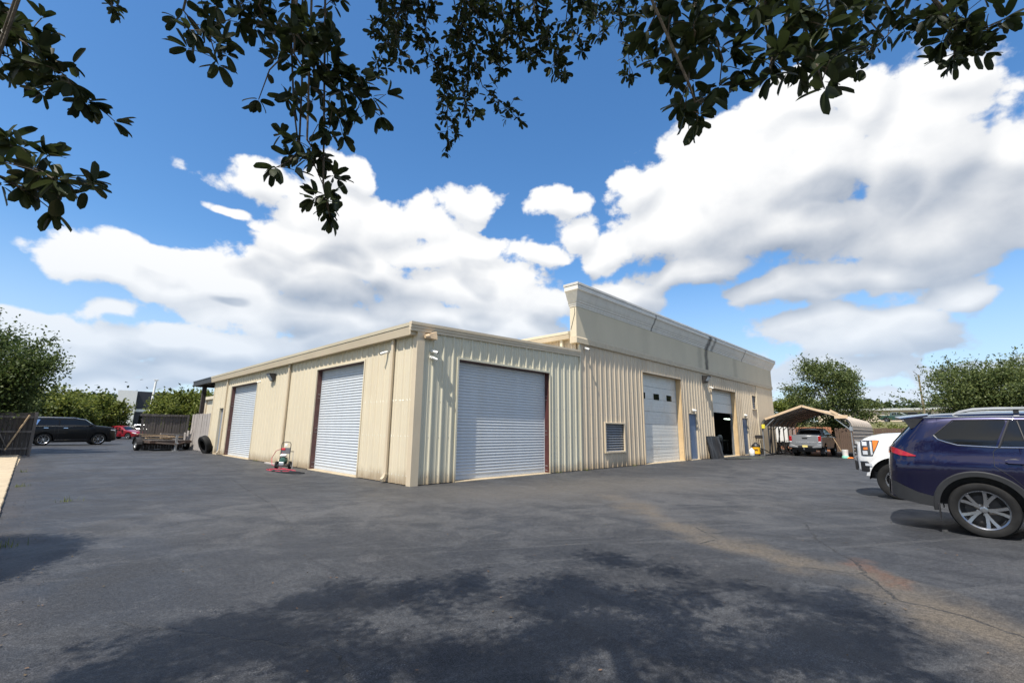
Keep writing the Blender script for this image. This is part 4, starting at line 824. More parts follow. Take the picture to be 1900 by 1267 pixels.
def white_pickup():
    c,s,cb,tg=pickup('pickup_truck',(8.20,-8.74-5.85,0),math.pi/2,'white full-size pickup with amber headlamp corner parked behind the blue SUV',WHITEPAINT,hood=1.53,roof=2.0,zb=.60,wf=5.09)
    L=5.85
    LENSC=mat('clear_lens',(.6,.62,.65),.1,var=0,coat=.5); AMB=mat('amber_lens',(.75,.20,.02),.15,var=0,coat=.5)
    s.patch('headlamp',mat('lamp_housing',(.05,.052,.056),.2,var=0,coat=.5),c,[(L-.49,1.34,1.36),(L-.44,1.22,1.365),(L-.38,1.10,1.365),(L-.33,.985,1.362),(L-.18,.98,1.355),(L-.10,.99,1.35)],.010,dens=.02)
    s.patch('reflector',LENSC,c,[(L-.34,1.02,1.33),(L-.30,1.0,1.34)],.02,dens=.02); s.patch('reflector',LENSC,c,[(L-.24,1.22,1.32),(L-.14,1.22,1.32)],.02,dens=.02)
    s.patch('reflector',LENSC,c,[(L-.24,1.01,1.10),(L-.14,1.01,1.10)],.02,dens=.02)
    s.patch('turn_signal',AMB,c,[(L-.475,1.34,1.352),(L-.43,1.22,1.352),(L-.38,1.12,1.352),(L-.36,1.08,1.352)],.018,dens=.02)
    s.patch('turn_signal',AMB,c,[(L-.25,1.13,1.19),(L-.16,1.12,1.18)],.022,dens=.02)
    # grille, bumper, valance
    def face(n,m_,z0,z1,f0,off,k=6):
        q=MB(); m=16
        for i in range(k+1):
            z=z0+(z1-z0)*i/k
            for j in range(m+1):
                f=-f0+2*f0*j/m; q.v.append((s.x(L,z)+s.bulgef*(1-f*f)+off,s.y(L,z)*f,z))
        q.f=[(i*(m+1)+j,i*(m+1)+j+1,(i+1)*(m+1)+j+1,(i+1)*(m+1)+j) for i in range(k) for j in range(m)]; return q.build(n,m_,c,smooth=40)
    face('grille',BLACK,.98,1.26,.98,.012)
    for z in(1.03,1.11,1.19): face('grille_bar',CHROME if z==1.11 else WHITEPAINT,z-.022,z+.022,.97,.016,2)
    s.patch('bumper_valance',BLACK,c,[(L-.24,.60,.83),(L-.2,.59,.835),(L-.06,.60,.83)],.014,dens=.03)
    face('front_valance',BLACK,.61,.83,1.0,.014)
    s.patch('fog_lamp',LENSC,c,[(L-.30,.74,.80),(L-.16,.74,.80)],.03,dens=.03)
    s.patch('bumper',WHITEPAINT,c,[(L-.22,.85,.94),(L-.05,.85,.95)],.014,dens=.03); face('bumper',WHITEPAINT,.85,.95,1.0,.02,2)
    for sd in(-1,1):
        q=MB(); n=22
        for i in range(n+1):
            a=math.pi*i/n
            for r,o in((.543,-.02),(.543,.016),(.60,.012),(.615,0)): q.v.append(s.pt(5.09+r*math.cos(a),max(.5,.42+r*math.sin(a)),o,sd))
        q.f=[(4*i+j,4*i+4+j,4*i+5+j,4*i+1+j) for i in range(n) for j in range(3)]; q.build('arch_lip',WHITEPAINT,c,smooth=40)
white_pickup()
SILVER=mat('silver_paint',(.36,.37,.385),.3,.6,var=0,coat=.8)
def text_mesh(name,txt,size,mt,par,loc,rot,ext=.006,align='CENTER',sx=1.):
    cu=bpy.data.curves.new(name,'FONT'); cu.body=txt; cu.size=size; cu.extrude=ext; cu.align_x=align; cu.align_y='CENTER'
    t=bpy.data.objects.new(name,cu); COL.objects.link(t); dg=bpy.context.evaluated_depsgraph_get(); me=bpy.data.meshes.new_from_object(t.evaluated_get(dg))
    bpy.data.objects.remove(t); bpy.data.curves.remove(cu); me.name=name; me.materials.clear(); me.materials.append(mt)
    o=bpy.data.objects.new(name,me); link(o,par); o.location=loc; o.rotation_euler=rot; o.scale=(sx,1,1); return o
def silver_pickup():
    c,s,cb,tg=pickup('pickup_truck',(28.95,-3.14,0),0,'silver pickup with tailgate lettering parked under the arched metal carport',SILVER,L=5.4,wr=1.15,wf=4.5,Wd=.96,hood=1.36,bed=1.40,roof=1.86,R=.39,zb=.60,bedlen=1.6,cab1=4.0)
    MB().box(-.03,.0,-.155,.155,1.15,1.25).build('tailgate_handle',BLACK,c,bevel=.01)
    MB().box(-.02,.02,-.70,.70,.80,.83).build('tailgate_crease',SILVER,c)
    MB().prism([(-.72,.88),(.72,.88),(.6,.97),(-.6,.97)],0,-.022,.0).build('tailgate_emboss',SILVER,c,bevel=.008)
    text_mesh('lettering','TACOMA',.15,mat('letter_silver',(.62,.63,.65),.3,.6,var=0),c,(-.026,0,.925),(RAD(90),0,RAD(-90)),.004,sx=1.75)
    text_mesh('badge','V6',.06,CHROME,c,(-.02,-.63,1.0),(RAD(90),0,RAD(-90)),.003)
    for sd in(-1,1): MB().prism([(sd*.42,.56),(sd*.93,.60),(sd*.94,.76),(sd*.80,.77),(sd*.50,.68),(sd*.40,.66)],0,-.14,-.02).build('bumper_corner',SILVER,c,bevel=.02)
    MB().box(-.155,-.11,-.16,.16,.60,.75).build('plate_frame',CHROME,c,bevel=.005)
    MB().box(-.16,-.15,-.15,.15,.61,.74).build('licence_plate',mat('plate_yellow',(.75,.62,.22),.5,var=.08,vscale=12),c)
    MB().tube([(-.05,.06,.47),(-.2,.06,.47),(-.2,.06,.53)],.03,8).lathe([(.01,0),(.03,.02),(.03,.05),(.01,.07)],10,Matrix.Translation((-.2,.06,.53))).build('tow_hitch',STEEL,c,smooth=40)
    MB().box(.3,.5,-.5,.5,.3,.5).box(.05,.12,-.7,.7,.42,.55).build('axle',BLACK,c)
    for sd in(-1,1): MB().box(.72,.74,sd*.84-.14,sd*.84+.14,.2,.6).build('mud_flap',BLACK,c)
    s.line('chrome_strip',CHROME,c,[(1.75,1.36),(3.6,1.36)],.012)
silver_pickup()
gp,*_=pickup('pickup_truck',(107,.25,3.81),-math.pi/2,'dark green pickup parked on the road above the grassed bank',mat('green_paint',(.012,.045,.035),.35,var=0,coat=.6),hood=1.35,bed=1.3,roof=1.85,brim=.62)
# ---- other cars
def suv_car(name,loc,rz,label,paint,L=5.3,Wd=1.0,roof=1.92,belt=1.30,wr=1.15,wf=4.2,R=.41,cat='suv',hood=1.22,ap=3.0,cowl=3.75,rear=.25,spokes=8,chrome=True,deck=None):
    c=empty(name,loc,rz,label,cat); k=Wd
    sec=[(.2,.92*k),(.5,.97*k),(.85,.995*k),(1.1,.98*k),(belt,.94*k),(roof-.08,.76*k),(roof+.1,.7*k)]
    top=[(0,roof-.10),(.3,roof-.03),(1.2,roof),(ap-.6,roof-.01),(ap,roof-.10),(cowl,hood+.04),(L-.6,hood-.03),(L-.2,hood-.09),(L,hood-.2)]
    er=((0,.02),(.5,.0),(1.0,.02),(belt,.08),(roof,rear+.12))
    if deck: top=[(0,deck-.06),(.12,deck),(deck*.62,deck+.03),(deck*1.5,roof-.05),(deck*1.5+.35,roof),(ap-.5,roof),(ap,roof-.10),(cowl,hood+.02),(L-.6,hood-.1),(L-.2,hood-.2),(L,hood-.36)]; er=((0,.02),(9,0.02))
    s=Shell(L,sec,top,[(0,.42),(.4,.32),(L-.4,.26),(L,.36)],er,((0,.08),(.5,0),(1.2,.12)),rr=.3,rf=.55,arches=[(wr,R,R+.08),(wf,R,R+.08)],crown=.05,edge=.09)
    s.build('body',paint,c); MB().box(.3,L-.3,-.8*k,.8*k,.22,.36).build('underbody',BLACK,c)
    wells(c,(wr,wf),.95*k,R+.08,R); add_wheels(c,(wr,wf),.97*k,R,.26,R*.70,spokes,'split' if spokes<8 else 'plain',ALLOY)
    zt=roof-.13; x0=(.62 if not deck else deck*1.5-.1)
    mid=(x0+ap)/2-.1
    if deck: s.patch('side_window',GLASS,c,[(x0-.15,belt-.02,belt+.04),(x0+.25,belt-.02,zt-.02),(mid-.05,belt-.02,zt)],.005)
    else:
        s.patch('side_window',GLASS,c,[(x0,belt,belt+.03),(x0+.22,belt,zt),(mid-.05,belt,zt)],.005)
        if chrome: s.patch('pillar_trim',CHROME,c,[(x0-.16,belt,belt+.02),(x0-.04,belt,belt+.16),(x0+.06,belt+.10,zt),(x0+.2,zt-.02,zt)],.008)
    s.patch('side_window',GLASS,c,[(mid+.05,belt,zt),(ap-.35,belt,zt),(ap,belt,zt-.07),(cowl-.25,belt-.02,belt+.03)],.005)
    s.toppatch('windscreen',GLASS,c,ap+.03,cowl-.04,.9,frac1=.96)
    s.line('window_trim',CHROME if chrome else BLACK,c,[(x0-.16,belt-.012),(mid,belt-.012),(cowl-.2,belt-.03)],.009)
    for x in(mid-.8,mid+.25): s.patch('door_handle',CHROME if chrome else paint,c,[(x,belt-.15,belt-.11),(x+.24,belt-.15,belt-.11)],.03,n=3)
    for x in(mid,cowl-.45,wr+.5): s.line('panel_gap',BLACK,c,[(x,belt-.03),(x,.5)],.005,-.001)
    s.patch('tail_lamp',REDL,c,[(.06,.95,belt),(.12,.95,belt)],.012,dens=.03); s.patch('headlamp',mat('clear_lens',(.6,.62,.65),.1,var=0,coat=.5),c,[(L-.45,hood-.28,hood-.22),(L-.1,hood-.34,hood-.22)],.012,dens=.04)
    if chrome: s.line('sill_strip',CHROME,c,[(wr+.6,.40),(wf-.6,.40)],.014,.01)
    car_mirror(c,cowl-.35,.93*k,belt,paint)
    return c,s
BLKP=mat('black_paint',(.0035,.004,.005),.4,var=0,coat=.2,spec=.2)
c,s=suv_car('parked_suv',(-7.95,38.1,0),.12,'black full-size SUV with chrome window pillar parked at the far end of the lot',BLKP,R=.44,roof=2.0,hood=1.40,belt=1.40,ap=3.3,cowl=3.95,rear=.05)
for sd in(-1,1):
    P=[(.3,sd*.72,2.0),(.5,sd*.72,2.045),(2.6,sd*.71,2.045),(2.9,sd*.71,1.99)]; MB().tube(P,.022,6).build('roof_rail',CHROME,c,smooth=40)
for sd in(-1,1): MB().tube([(2.8,sd*.73,1.98),(3.3,sd*.77,1.91),(3.85,sd*.86,1.46)],.02,6).build('pillar_trim',CHROME,c,smooth=40)
MB().box(5.26,5.36,-.5,.5,.62,1.1).build('grille',BLACK,c,bevel=.03)
for sd in(-1,1): MB().bar((5.2,sd*.80,.55),(5.16,sd*.82,.95),.04,.06).build('day_light',mat('clear_lens',(.6,.62,.65),.1,var=0),c)
suv_car('parked_car',(-1.5,60.5,0),-.9,'red sedan parked in the far lot beyond the black SUV',mat('red_paint',(.22,.010,.02),.3,var=0,coat=.8),L=4.7,Wd=.91,roof=1.45,belt=.93,wr=1.0,wf=3.75,R=.33,cat='car',hood=.95,ap=2.6,cowl=3.35,deck=.95,chrome=False,spokes=5)
suv_car('parked_car',(1.4,66.5,0),-.5,'silver crossover parked in the far lot beside the pole',SILVER,L=4.6,Wd=.93,roof=1.68,belt=1.1,wr=.95,wf=3.65,R=.36,cat='car',hood=1.08,ap=2.5,cowl=3.2,chrome=False,spokes=5)
suv_car('parked_car',(107,-8.5,3.81),-math.pi/2,'dark blue car parked on the upper road behind the bank tree',BLKP,L=4.6,Wd=.92,roof=1.5,belt=1.0,wr=.95,wf=3.65,R=.34,cat='car',hood=.98,ap=2.5,cowl=3.2,deck=.98,chrome=False,spokes=5)
# ================= YARD THINGS =================
def T(name,loc,rz,label,cat,group=None): return empty(name,loc,rz,label,cat,group)
# ---- carport
CP=T('carport',(28.3,-3.3,0),0,'open metal carport with curved tan roof sheets and ribbed side panel over the silver pickup','carport')
TANS=mat('carport_sheet',(.38,.325,.27),.4,var=.08,vscale=2); UNDER=mat('galvanised_tube',(.22,.23,.24),.5,.3,var=.15)
def arch_pts():
    P=[(2.58,1.55),(2.58,2.0)]
    for i in range(1,7): a=i/6*1.28; P.append((2.58-.42*(1-math.cos(a)),2.0+.5*math.sin(a)))
    P.append((0,3.28)); return P
AR=arch_pts(); full=[(-y,z) for y,z in AR][::1]+[(y,z) for y,z in AR[::-1][1:]]
LEN=9.4
# roof sheets run across, corrugated along the length
def sheet(x0,x1,prof,name):
    mb=MB(); xs=[]; x=x0
    while x<x1-1e-6:
        xs+=[(x,0),(x+.19,0),(x+.205,.018),(x+.235,.018)]; x+=.25
    xs.append((x1,0)); xs=[q for q in xs if q[0]<=x1]
    for x,h in xs:
        for y,z in prof:
            n=Vector((y,z-1.6)).normalized(); mb.v.append((x,y+n.x*h,z+n.y*h))
    m=len(prof); mb.f=[(i*m+j,(i+1)*m+j,(i+1)*m+j+1,i*m+j+1) for i in range(len(xs)-1) for j in range(m-1)]
    return mb.build(name,TANS,CP,smooth=30,fix=False)
roofp=full[2:-2]+[full[-2]]
nsh=10
for i in range(nsh):
    sheet(i*LEN/nsh,(i+1)*LEN/nsh-.002,[p for p in full if p[1]>=1.99],'roof_sheet')
for i in range(nsh):   # side panel on the lot side, ribs running along
    mb=MB(); zs=[]; z=2.0
    while z>.78: zs+=[(z,0),(z-.16,0),(z-.175,.02),(z-.215,.02)]; z-=.23
    for z,h in zs: mb.v+=[(i*LEN/nsh,-2.60-h,z),((i+1)*LEN/nsh-.002,-2.60-h,z)]
    mb.f=[(2*j,2*j+1,2*j+3,2*j+2) for j in range(len(zs)-1)]; mb.build('side_panel',TANS,CP,fix=False)
for i in range(8):
    x=.05+i*(LEN-.1)/7
    for sd in(-1,1): MB().box(x-.032,x+.032,sd*2.52-.032,sd*2.52+.032,0,2.02).build('post',UNDER,CP)
    MB().tube([(x,y*.978,z-.045) for y,z in full if z>=1.99],.036,4).build('roof_bow',UNDER,CP)
    for sd in(-1,1): MB().bar((x,sd*2.50,1.75),(x,sd*1.75,2.48),.05,.05).build('knee_brace',GALV if i==0 else UNDER,CP)
for sd in(-1,1): MB().box(0,LEN,sd*2.52-.03,sd*2.52+.03,0,.06).build('base_rail',UNDER,CP)
PEACH=mat('trim_peach',(.62,.46,.30),.5,var=.08)
MB().bar((-.03,2.30,2.46),(-.03,0,3.31),.03,.14).build('gable_trim',PEACH,CP); MB().bar((-.03,0,3.31),(-.03,-2.36,2.50),.03,.14).build('gable_trim',PEACH,CP)
MB().bar((-.06,-1.55,2.98),(-.06,-1.95,2.72),.03,.16).build('loose_trim',PEACH,CP); MB().box(-.07,-.03,-2.45,-1.75,2.47,2.68).build('loose_trim',PEACH,CP)
MB().box(-.04,.05,-2.62,-2.46,1.70,1.95).build('brace_plate',GALV,CP)
yb=tag(MB().box(-.08,.06,-.1,.1,-.14,.14).build('yellow_box',mat('yellow_plastic',(.75,.62,.05),.5,var=.1),None,bevel=.02),'small bright yellow box hung on the carport front post','box'); yb.location=(28.28,-.86,1.95)
# ---- fences
def fence(name,label,a,b,h,mt,w=.14,gap=.008,rail=True,tilt=.01,z0=.02,side=1,group=None,bdepth=.022):
    a=Vector((*a,0)); b=Vector((*b,0)); d=b-a; L=d.length; ang=math.atan2(d.y,d.x); f=T(name,a,ang,label,'fence',group)
    n=int(L/(w+gap)); me=MB().add([(0,0,0),(w,0,0),(w,0,h*.985),(w*.8,0,h),(w*.2,0,h),(0,0,h*.985),(0,bdepth,0),(w,bdepth,0),(w,bdepth,h*.985),(w*.8,bdepth,h),(w*.2,bdepth,h),(0,bdepth,h*.985)],[(0,1,2,3,4,5),(11,10,9,8,7,6)]+[(i,(i+1)%6,6+(i+1)%6,6+i) for i in range(6)]).mesh('picket',mt)
    for i in range(n): inst('picket',me,f,(i*(w+gap),rnd.uniform(-.006,.006),z0+rnd.uniform(-.02,.02)),(rnd.uniform(-tilt,tilt),rnd.uniform(-tilt,tilt),0),(1,1,rnd.uniform(.985,1.015)))
    for i in range(max(2,int(L/2.4)+1)):
        x=min(L-.05,i*2.4+.05); MB().box(x-.045,x+.045,side*.065+(-.045),side*.065+.045,0,h-.05).build('post',mt,f)
    if rail:
        for z in(.35,h*.55,h-.3): MB().box(0,L,side*.03-.018 if side<0 else .025,side*.03+.018 if side<0 else .06,z-.04,z+.04).build('rail',mt,f)
    return f
f=fence('wood_fence','brown picket fence across the back of the lot below the grassed bank',(41.3,-2.9),(41.3,-38),2.0,BRWOOD,side=1)
f=fence('wood_fence','reddish brown wooden fence seen behind the carport posts',(40.9,3.2),(40.9,-2.8),2.05,REDWOOD,side=1)
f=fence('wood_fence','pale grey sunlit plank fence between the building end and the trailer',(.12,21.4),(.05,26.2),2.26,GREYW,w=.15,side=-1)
f=fence('wood_fence','weathered plank enclosure coloured dark for its shaded face with capped top behind the lumber trailer',(.0,27.0),(-2.55,27.0),2.2,DKWOOD,side=-1)  # face turned from the sun: its shade is put into the wood colour
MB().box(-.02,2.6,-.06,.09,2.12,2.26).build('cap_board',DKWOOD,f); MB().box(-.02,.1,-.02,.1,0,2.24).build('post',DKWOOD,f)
# left gate panels with a Z brace, leaning open; tree shade is put into the wood colour
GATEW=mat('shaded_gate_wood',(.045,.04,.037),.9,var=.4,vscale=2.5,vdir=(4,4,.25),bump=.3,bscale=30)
g=T('timber_gate',(-9.2,21.7,0),.18,'dark sagging timber gate panel with one pale diagonal brace at the lot edge','gate')
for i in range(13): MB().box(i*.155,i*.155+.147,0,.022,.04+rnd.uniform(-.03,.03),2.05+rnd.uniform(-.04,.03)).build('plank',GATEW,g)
for z in(.35,1.15,1.85): MB().box(0,2.0,-.045,-.002,z-.05,z+.05).build('rail',DKWOOD,g)
MB().bar((1.15,-.07,.30),(1.75,-.07,1.95),.05,.14,(0,-1,0)).build('brace',TANWOOD,g); MB().bar((1.2,-.075,.38),(.55,-.075,1.75),.04,.13,(0,-1,0)).build('brace',DKWOOD,g)
MB().bar((.18,-.1,.05),(.05,-.1,1.6),.04,.14,(0,-1,0)).build('brace',GREYW,g); MB().bar((.0,-.09,.95),(1.2,-.09,.25),.04,.12,(0,-1,0)).build('brace',DKWOOD,g)
MB().box(1.93,2.05,-.04,.09,0,2.1).build('post',DKWOOD,g)
# ---- flat trailer with offcuts
tr=T('utility_trailer',(-1.30,25.55,0),RAD(-62)+math.pi/2+RAD(62),'rusty flat utility trailer loaded with broken boards beside the dark enclosure','trailer')
tr.rotation_euler=(0,0,RAD(8))
RUST=mat('rusted_steel',(.06,.045,.038),.75,var=.4,vscale=6,dirt=(.14,.06,.03),dirt_amt=.5)
MB().box(-1.1,1.1,-.9,-.82,.46,.60).build('front_beam',RUST,tr); MB().box(-1.1,1.1,2.1,2.2,.46,.60).build('rear_beam',RUST,tr)
for x in(-1.05,1.05): MB().box(x-.05,x+.05,-.85,2.15,.47,.61).build('side_beam',RUST,tr)
for i in range(7): MB().box(-1.0+i*.29,-1.0+i*.29+.26,-.8,2.1,.60,.635).build('deck_board',DKWOOD,tr)
MB().bar((-.8,-.85,.5),(0,-1.9,.42),.08,.08).build('tongue',RUST,tr); MB().bar((.8,-.85,.5),(0,-1.9,.42),.08,.08).build('tongue',RUST,tr)
MB().box(-.05,.05,-1.75,-1.65,.05,.95).build('jack_post',STEEL,tr); MB().box(-.14,.14,-1.82,-1.58,0,.05).build('jack_foot',STEEL,tr)
MB().lathe([(.03,0),(.06,.04),(.06,.09),(.02,.11)],10,Matrix.Translation((0,-1.95,.40))).build('coupler',STEEL,tr,smooth=40)
tw=tyre_mesh(.36,.22,.2); wm2=wheel_mesh(.2,.22,5,'plain',STEEL)
for sd in(-1,1):
    o=inst('wheel',wm2,tr,(sd*1.32,.5,.36),(0,0,-math.pi/2*-sd)); inst('tyre',tw,o)
    mb=MB(); n=8
    for i in range(n+1):
        a=math.pi*i/n
        for x in(1.18,1.48): mb.v.append((sd*x,.5+.44*math.cos(a),.38+.42*math.sin(a)))
    mb.f=[(2*i,2*i+1,2*i+3,2*i+2) for i in range(n)]; mb.build('mudguard',DARK,tr,fix=False)
MB().bar((-1.1,.5,.36),(1.1,.5,.36),.09,.09).build('axle',RUST,tr)
ORD=['lowest','second lowest','third lowest','middle','third highest','second highest','topmost']
for i in range(7):
    L=rnd.uniform(1.0,1.8); y=rnd.uniform(-.5,1.5); x=rnd.uniform(-.75,.2); a=rnd.uniform(-.35,.35); z=.68+i*.05
    o=tag(MB().box(-L/2,L/2,-.10,.10,-.018,.018).build('loose_board',TANWOOD if i%3 else GREYW),ORD[i]+(' pale' if i%3 else ' grey')+' broken board in the heap on the flat trailer','board','broken boards on the trailer')
    th=RAD(8); px=-1.30+x*math.cos(th)-y*math.sin(th); py=25.55+x*math.sin(th)+y*math.cos(th); o.location=(px+.3,py,z); o.rotation_euler=(rnd.uniform(-.05,.05),rnd.uniform(-.07,.07),a)
for i in range(3):
    o=tag(MB().box(-.02,.02,-.07,.07,0,.48+.12*i).build('upright_plank',GREYW),['shortest','middle-height','tallest'][i]+' grey plank standing upright on the trailer deck','plank','planks standing on the trailer'); o.location=(-.40+i*.12,25.25,.62); o.rotation_euler=(.1,RAD(-8+6*i),.5)
# ---- big loose tyre leaning on the wall end
ty=tag(inst('scrap_tyre',tyre_mesh(.52,.30,.30,'scrap_tyre'),None,(-.33,20.25,.485),(RAD(20),RAD(0),RAD(-80))),'large worn tyre leaning beside the grey side door','tyre')
# ---- pressure washer
pw=T('pressure_washer',(-.62,7.42,0),RAD(-38),'black and green pressure washer on wheels beside the roll-up door','pressure washer')
GRN=mat('pump_green',(.03,.09,.07),.4,var=.15)
for sd in(-1,1): MB().tube([(sd*.19,.10,.12),(sd*.19,.16,.55),(sd*.19,.20,1.02),(sd*.15,.21,1.10),(0,.21,1.12)],.016,8).build('handle_frame',BLACK,pw,smooth=40)
MB().tube([(-.21,.1,.14),(-.21,-.25,.14),(.21,-.25,.14),(.21,.1,.14)],.016,8).build('base_frame',BLACK,pw,smooth=40)
MB().box(-.18,.18,.17,.20,.62,.88).build('control_panel',mat('panel_grey',(.12,.12,.13),.5,var=.1),pw,bevel=.01)
MB().box(-.17,-.02,.155,.17,.78,.87).build('label_plate',mat('label_red',(.55,.03,.04),.5,var=.1),pw)
MB().box(-.13,.13,-.12,.12,.50,.62).build('fuel_tank',WHITEP,pw,bevel=.04,smooth=50)
MB().lathe([(.05,-.15),(.16,-.14),(.17,-.03),(.15,.02),(.12,.1),(.05,.12)],18,Matrix.Translation((0,-.06,.34))@Matrix.Rotation(RAD(90),4,'X')).build('engine',GRN,pw,smooth=40)
mb=MB()
for i in range(6): mb.box(-.14,.14,-.10,.14,.20+i*.05,.225+i*.05)
mb.build('engine_fins',BLACK,pw)
MB().box(-.10,.10,-.24,-.10,.16,.30).build('pump',GALV,pw,bevel=.02)
MB().box(-.06,.06,.165,.185,.93,1.05).build('nozzle_tray',WHITEP,pw,bevel=.01)
tm=tyre_mesh(.16,.08,.08); wm3=wheel_mesh(.08,.08,5,'plain',STEEL)
for sd in(-1,1):
    o=inst('wheel',wm3,pw,(sd*.27,.06,.16),(0,0,-math.pi/2*-sd)); inst('tyre',tm,o)
MB().bar((.19,.16,.72),(.36,.10,.72),.03,.03).build('gun_hook',BLACK,pw); MB().tube([(.34,.1,.70),(.37,.05,.3),(.40,-.05,.02)],.011,6).build('spray_lance',STEEL,pw,smooth=40)
pw.scale=(.86,.86,.86)
HRED=mat('red_hose',(.42,.04,.07),.45,var=.12); HBLK=mat('black_hose',(.02,.02,.022),.5,var=.1)
def coil(cx,cy,r0,n,seed,flat=.7,z=.012,rz=0.):
    r=random.Random(seed); P=[]; N=int(n*28); ph=r.uniform(0,6)
    for i in range(N):
        a=2*math.pi*i/28; k=r0*(1+.18*math.sin(a*.37+ph)+.08*math.sin(a*1.3)); x=k*math.cos(a); y=k*flat*math.sin(a)
        P.append((cx+x*math.cos(rz)-y*math.sin(rz)+.08*math.sin(a*.21),cy+x*math.sin(rz)+y*math.cos(rz)+.08*math.cos(a*.3),z+.012*(i/28)*.7))
    return P
P=coil(-1.0,6.7,.72,2.3,3,.42,rz=RAD(-80))
P+= [(-.7,7.6,.06),(-.8,8.0,.12),(-.75,8.25,.35),(-.65,8.15,.62),(-.62,7.75,.70),(-.60,7.5,.45)]
tag(MB().tube(P,.0115,7).build('coiled_hose',HRED,None,smooth=40,fix=False),'red high-pressure hose coiled on the asphalt around the pressure washer','hose')
P=coil(-1.02,5.75,.62,2.6,8,.34,rz=RAD(-72)); tag(MB().tube(P,.016,7).build('coiled_hose',HBLK,None,smooth=40,fix=False),'black rubber hose looped on the asphalt before the white roll-up door','hose')
brd=tag(MB().box(-.07,.07,-.9,.9,0,.06).build('timber_offcut',GREYW,None,bevel=.006),'weathered timber offcut lying along the wall base between the roll-up doors','timber'); brd.location=(-.2,9.6,.0)
brd=tag(MB().box(-.05,.05,-.5,.5,0,.05).build('timber_offcut',DKWOOD,None,bevel=.006),'short dark timber offcut resting against the wall base beyond the washer','timber'); brd.location=(-.13,8.75,.06)
# ---- leaning black sheet, wet vac, jug, ground mats
sh=MB(); nx,ny=14,10
for i in range(nx+1):
    for j in range(ny+1):
        u=i/nx*1.9; v=j/ny*1.32; sh.v.append((u+.10*j/ny,.02*math.sin(u*5)+.015*math.sin(v*7+u*3),v))
sh.f=[(i*(ny+1)+j,(i+1)*(ny+1)+j,(i+1)*(ny+1)+j+1,i*(ny+1)+j+1) for i in range(nx) for j in range(ny)]
n0=len(sh.v); sh.v+=[(x,y+.025,z) for x,y,z in sh.v]; sh.f+=[tuple(k+n0 for k in q)[::-1] for q in sh.f]
idx=lambda i,j:i*(ny+1)+j
bd=[idx(i,0) for i in range(nx+1)]+[idx(nx,j) for j in range(1,ny+1)]+[idx(i,ny) for i in range(nx-1,-1,-1)]+[idx(0,j) for j in range(ny-1,0,-1)]
sh.f+=[(bd[i],bd[(i+1)%len(bd)],bd[(i+1)%len(bd)]+n0,bd[i]+n0) for i in range(len(bd))]
o=tag(sh.build('rubber_sheet',mat('black_sheet',(.02,.021,.023),.42,var=.3,vscale=4,dirt=(.16,.17,.18),dirt_amt=.35,vdir=(3,1,.3)),None,smooth=40),'black rubber sheet leaning on the wall beside the open bay','rubber sheet'); o.location=(19.95,-.36,.0); o.rotation_euler=(RAD(-13),0,0)
YEL=mat('vac_yellow',(.80,.42,.01),.4,var=.06)
v=T('wet_vacuum',(27.05,-.62,0),.3,'yellow wet vacuum with black lid and hose outside the blue door','vacuum')
MB().lathe([(.19,.10),(.25,.13),(.25,.18),(.235,.30),(.26,.50),(.265,.58)],20,None).build('drum',YEL,v,smooth=40)
MB().lathe([(.275,.58),(.28,.63),(.26,.68),(.18,.74),(.15,.80),(.08,.84)],20,None).build('motor_lid',BLACK,v,smooth=40)
MB().box(-.05,.05,-.08,.08,.83,.88).build('carry_handle',BLACK,v,bevel=.015)
for a in range(4):
    t=a*math.pi/2+.6; MB().lathe([(.045,0),(.05,.05),(.02,.10)],10,Matrix.Translation((.22*math.cos(t),.22*math.sin(t),0))).build('caster',BLACK,v,smooth=40)
MB().box(-.27,-.25,-.10,.10,.38,.44).build('badge_strip',mat('badge_dark',(.12,.05,.01),.5,var=0),v)
tag(MB().tube([(27.25,-.7,.5),(27.45,-.85,.46),(27.75,-1.0,.36),(28.1,-1.15,.2),(28.5,-1.25,.06),(28.9,-1.2,.035),(28.5,-1.0,.035),(27.9,-1.05,.035),(27.4,-1.1,.035)],.032,8).build('vacuum_hose',HBLK,None,smooth=50),'black ribbed vacuum hose trailing from the yellow vacuum to the carport','hose')
jg=T('white_jug',(26.45,-.52,0),0,'white plastic jug standing at the foot of the blue door by the vacuum','jug')
MB().lathe([(.15,0),(.175,.03),(.175,.30),(.15,.38),(.08,.44),(.06,.46)],18).build('jug_body',WHITEP,jg,smooth=45); MB().lathe([(.065,.45),(.065,.51),(.05,.52)],14).build('jug_cap',WHITEP,jg,smooth=40); MB().tube([(.15,0,.36),(.2,0,.3),(.17,0,.16)],.018,6).build('jug_handle',WHITEP,jg,smooth=40)
o=tag(MB().lathe([(.10,0),(.12,.02),(.12,.32),(.08,.36)],16).build('dark_canister',DARK,None,smooth=40),'dark canister tucked between the white jug and the yellow vacuum','canister'); o.location=(26.78,-.36,0)
def mat_strip(label,pts,w,m_,thick=.05):
    mb=MB()
    for i,(x,y) in enumerate(pts):
        ww=w*(1+.25*math.sin(i*2.3)); h=thick*(.6+.4*abs(math.sin(i*1.7)))
        mb.v+=[(x,y-ww,0.003),(x,y-ww*.6,h),(x,y+ww*.6,h),(x,y+ww,0.003)]
    n=len(pts); mb.f=[(4*i+j,4*i+(j+1)%4,4*i+4+(j+1)%4,4*i+4+j) for i in range(n-1) for j in range(4)]+[(0,1,2,3),(4*n-1,4*n-2,4*n-3,4*n-4)]
    return tag(mb.build('crumpled_strip',m_,None,smooth=50),label,'floor mat')
mat_strip('crumpled black strip lying on the asphalt before the open bay',[(20.4+.2*i,-.95-.09*i+.05*math.sin(i*2)) for i in range(9)],.16,RUB)
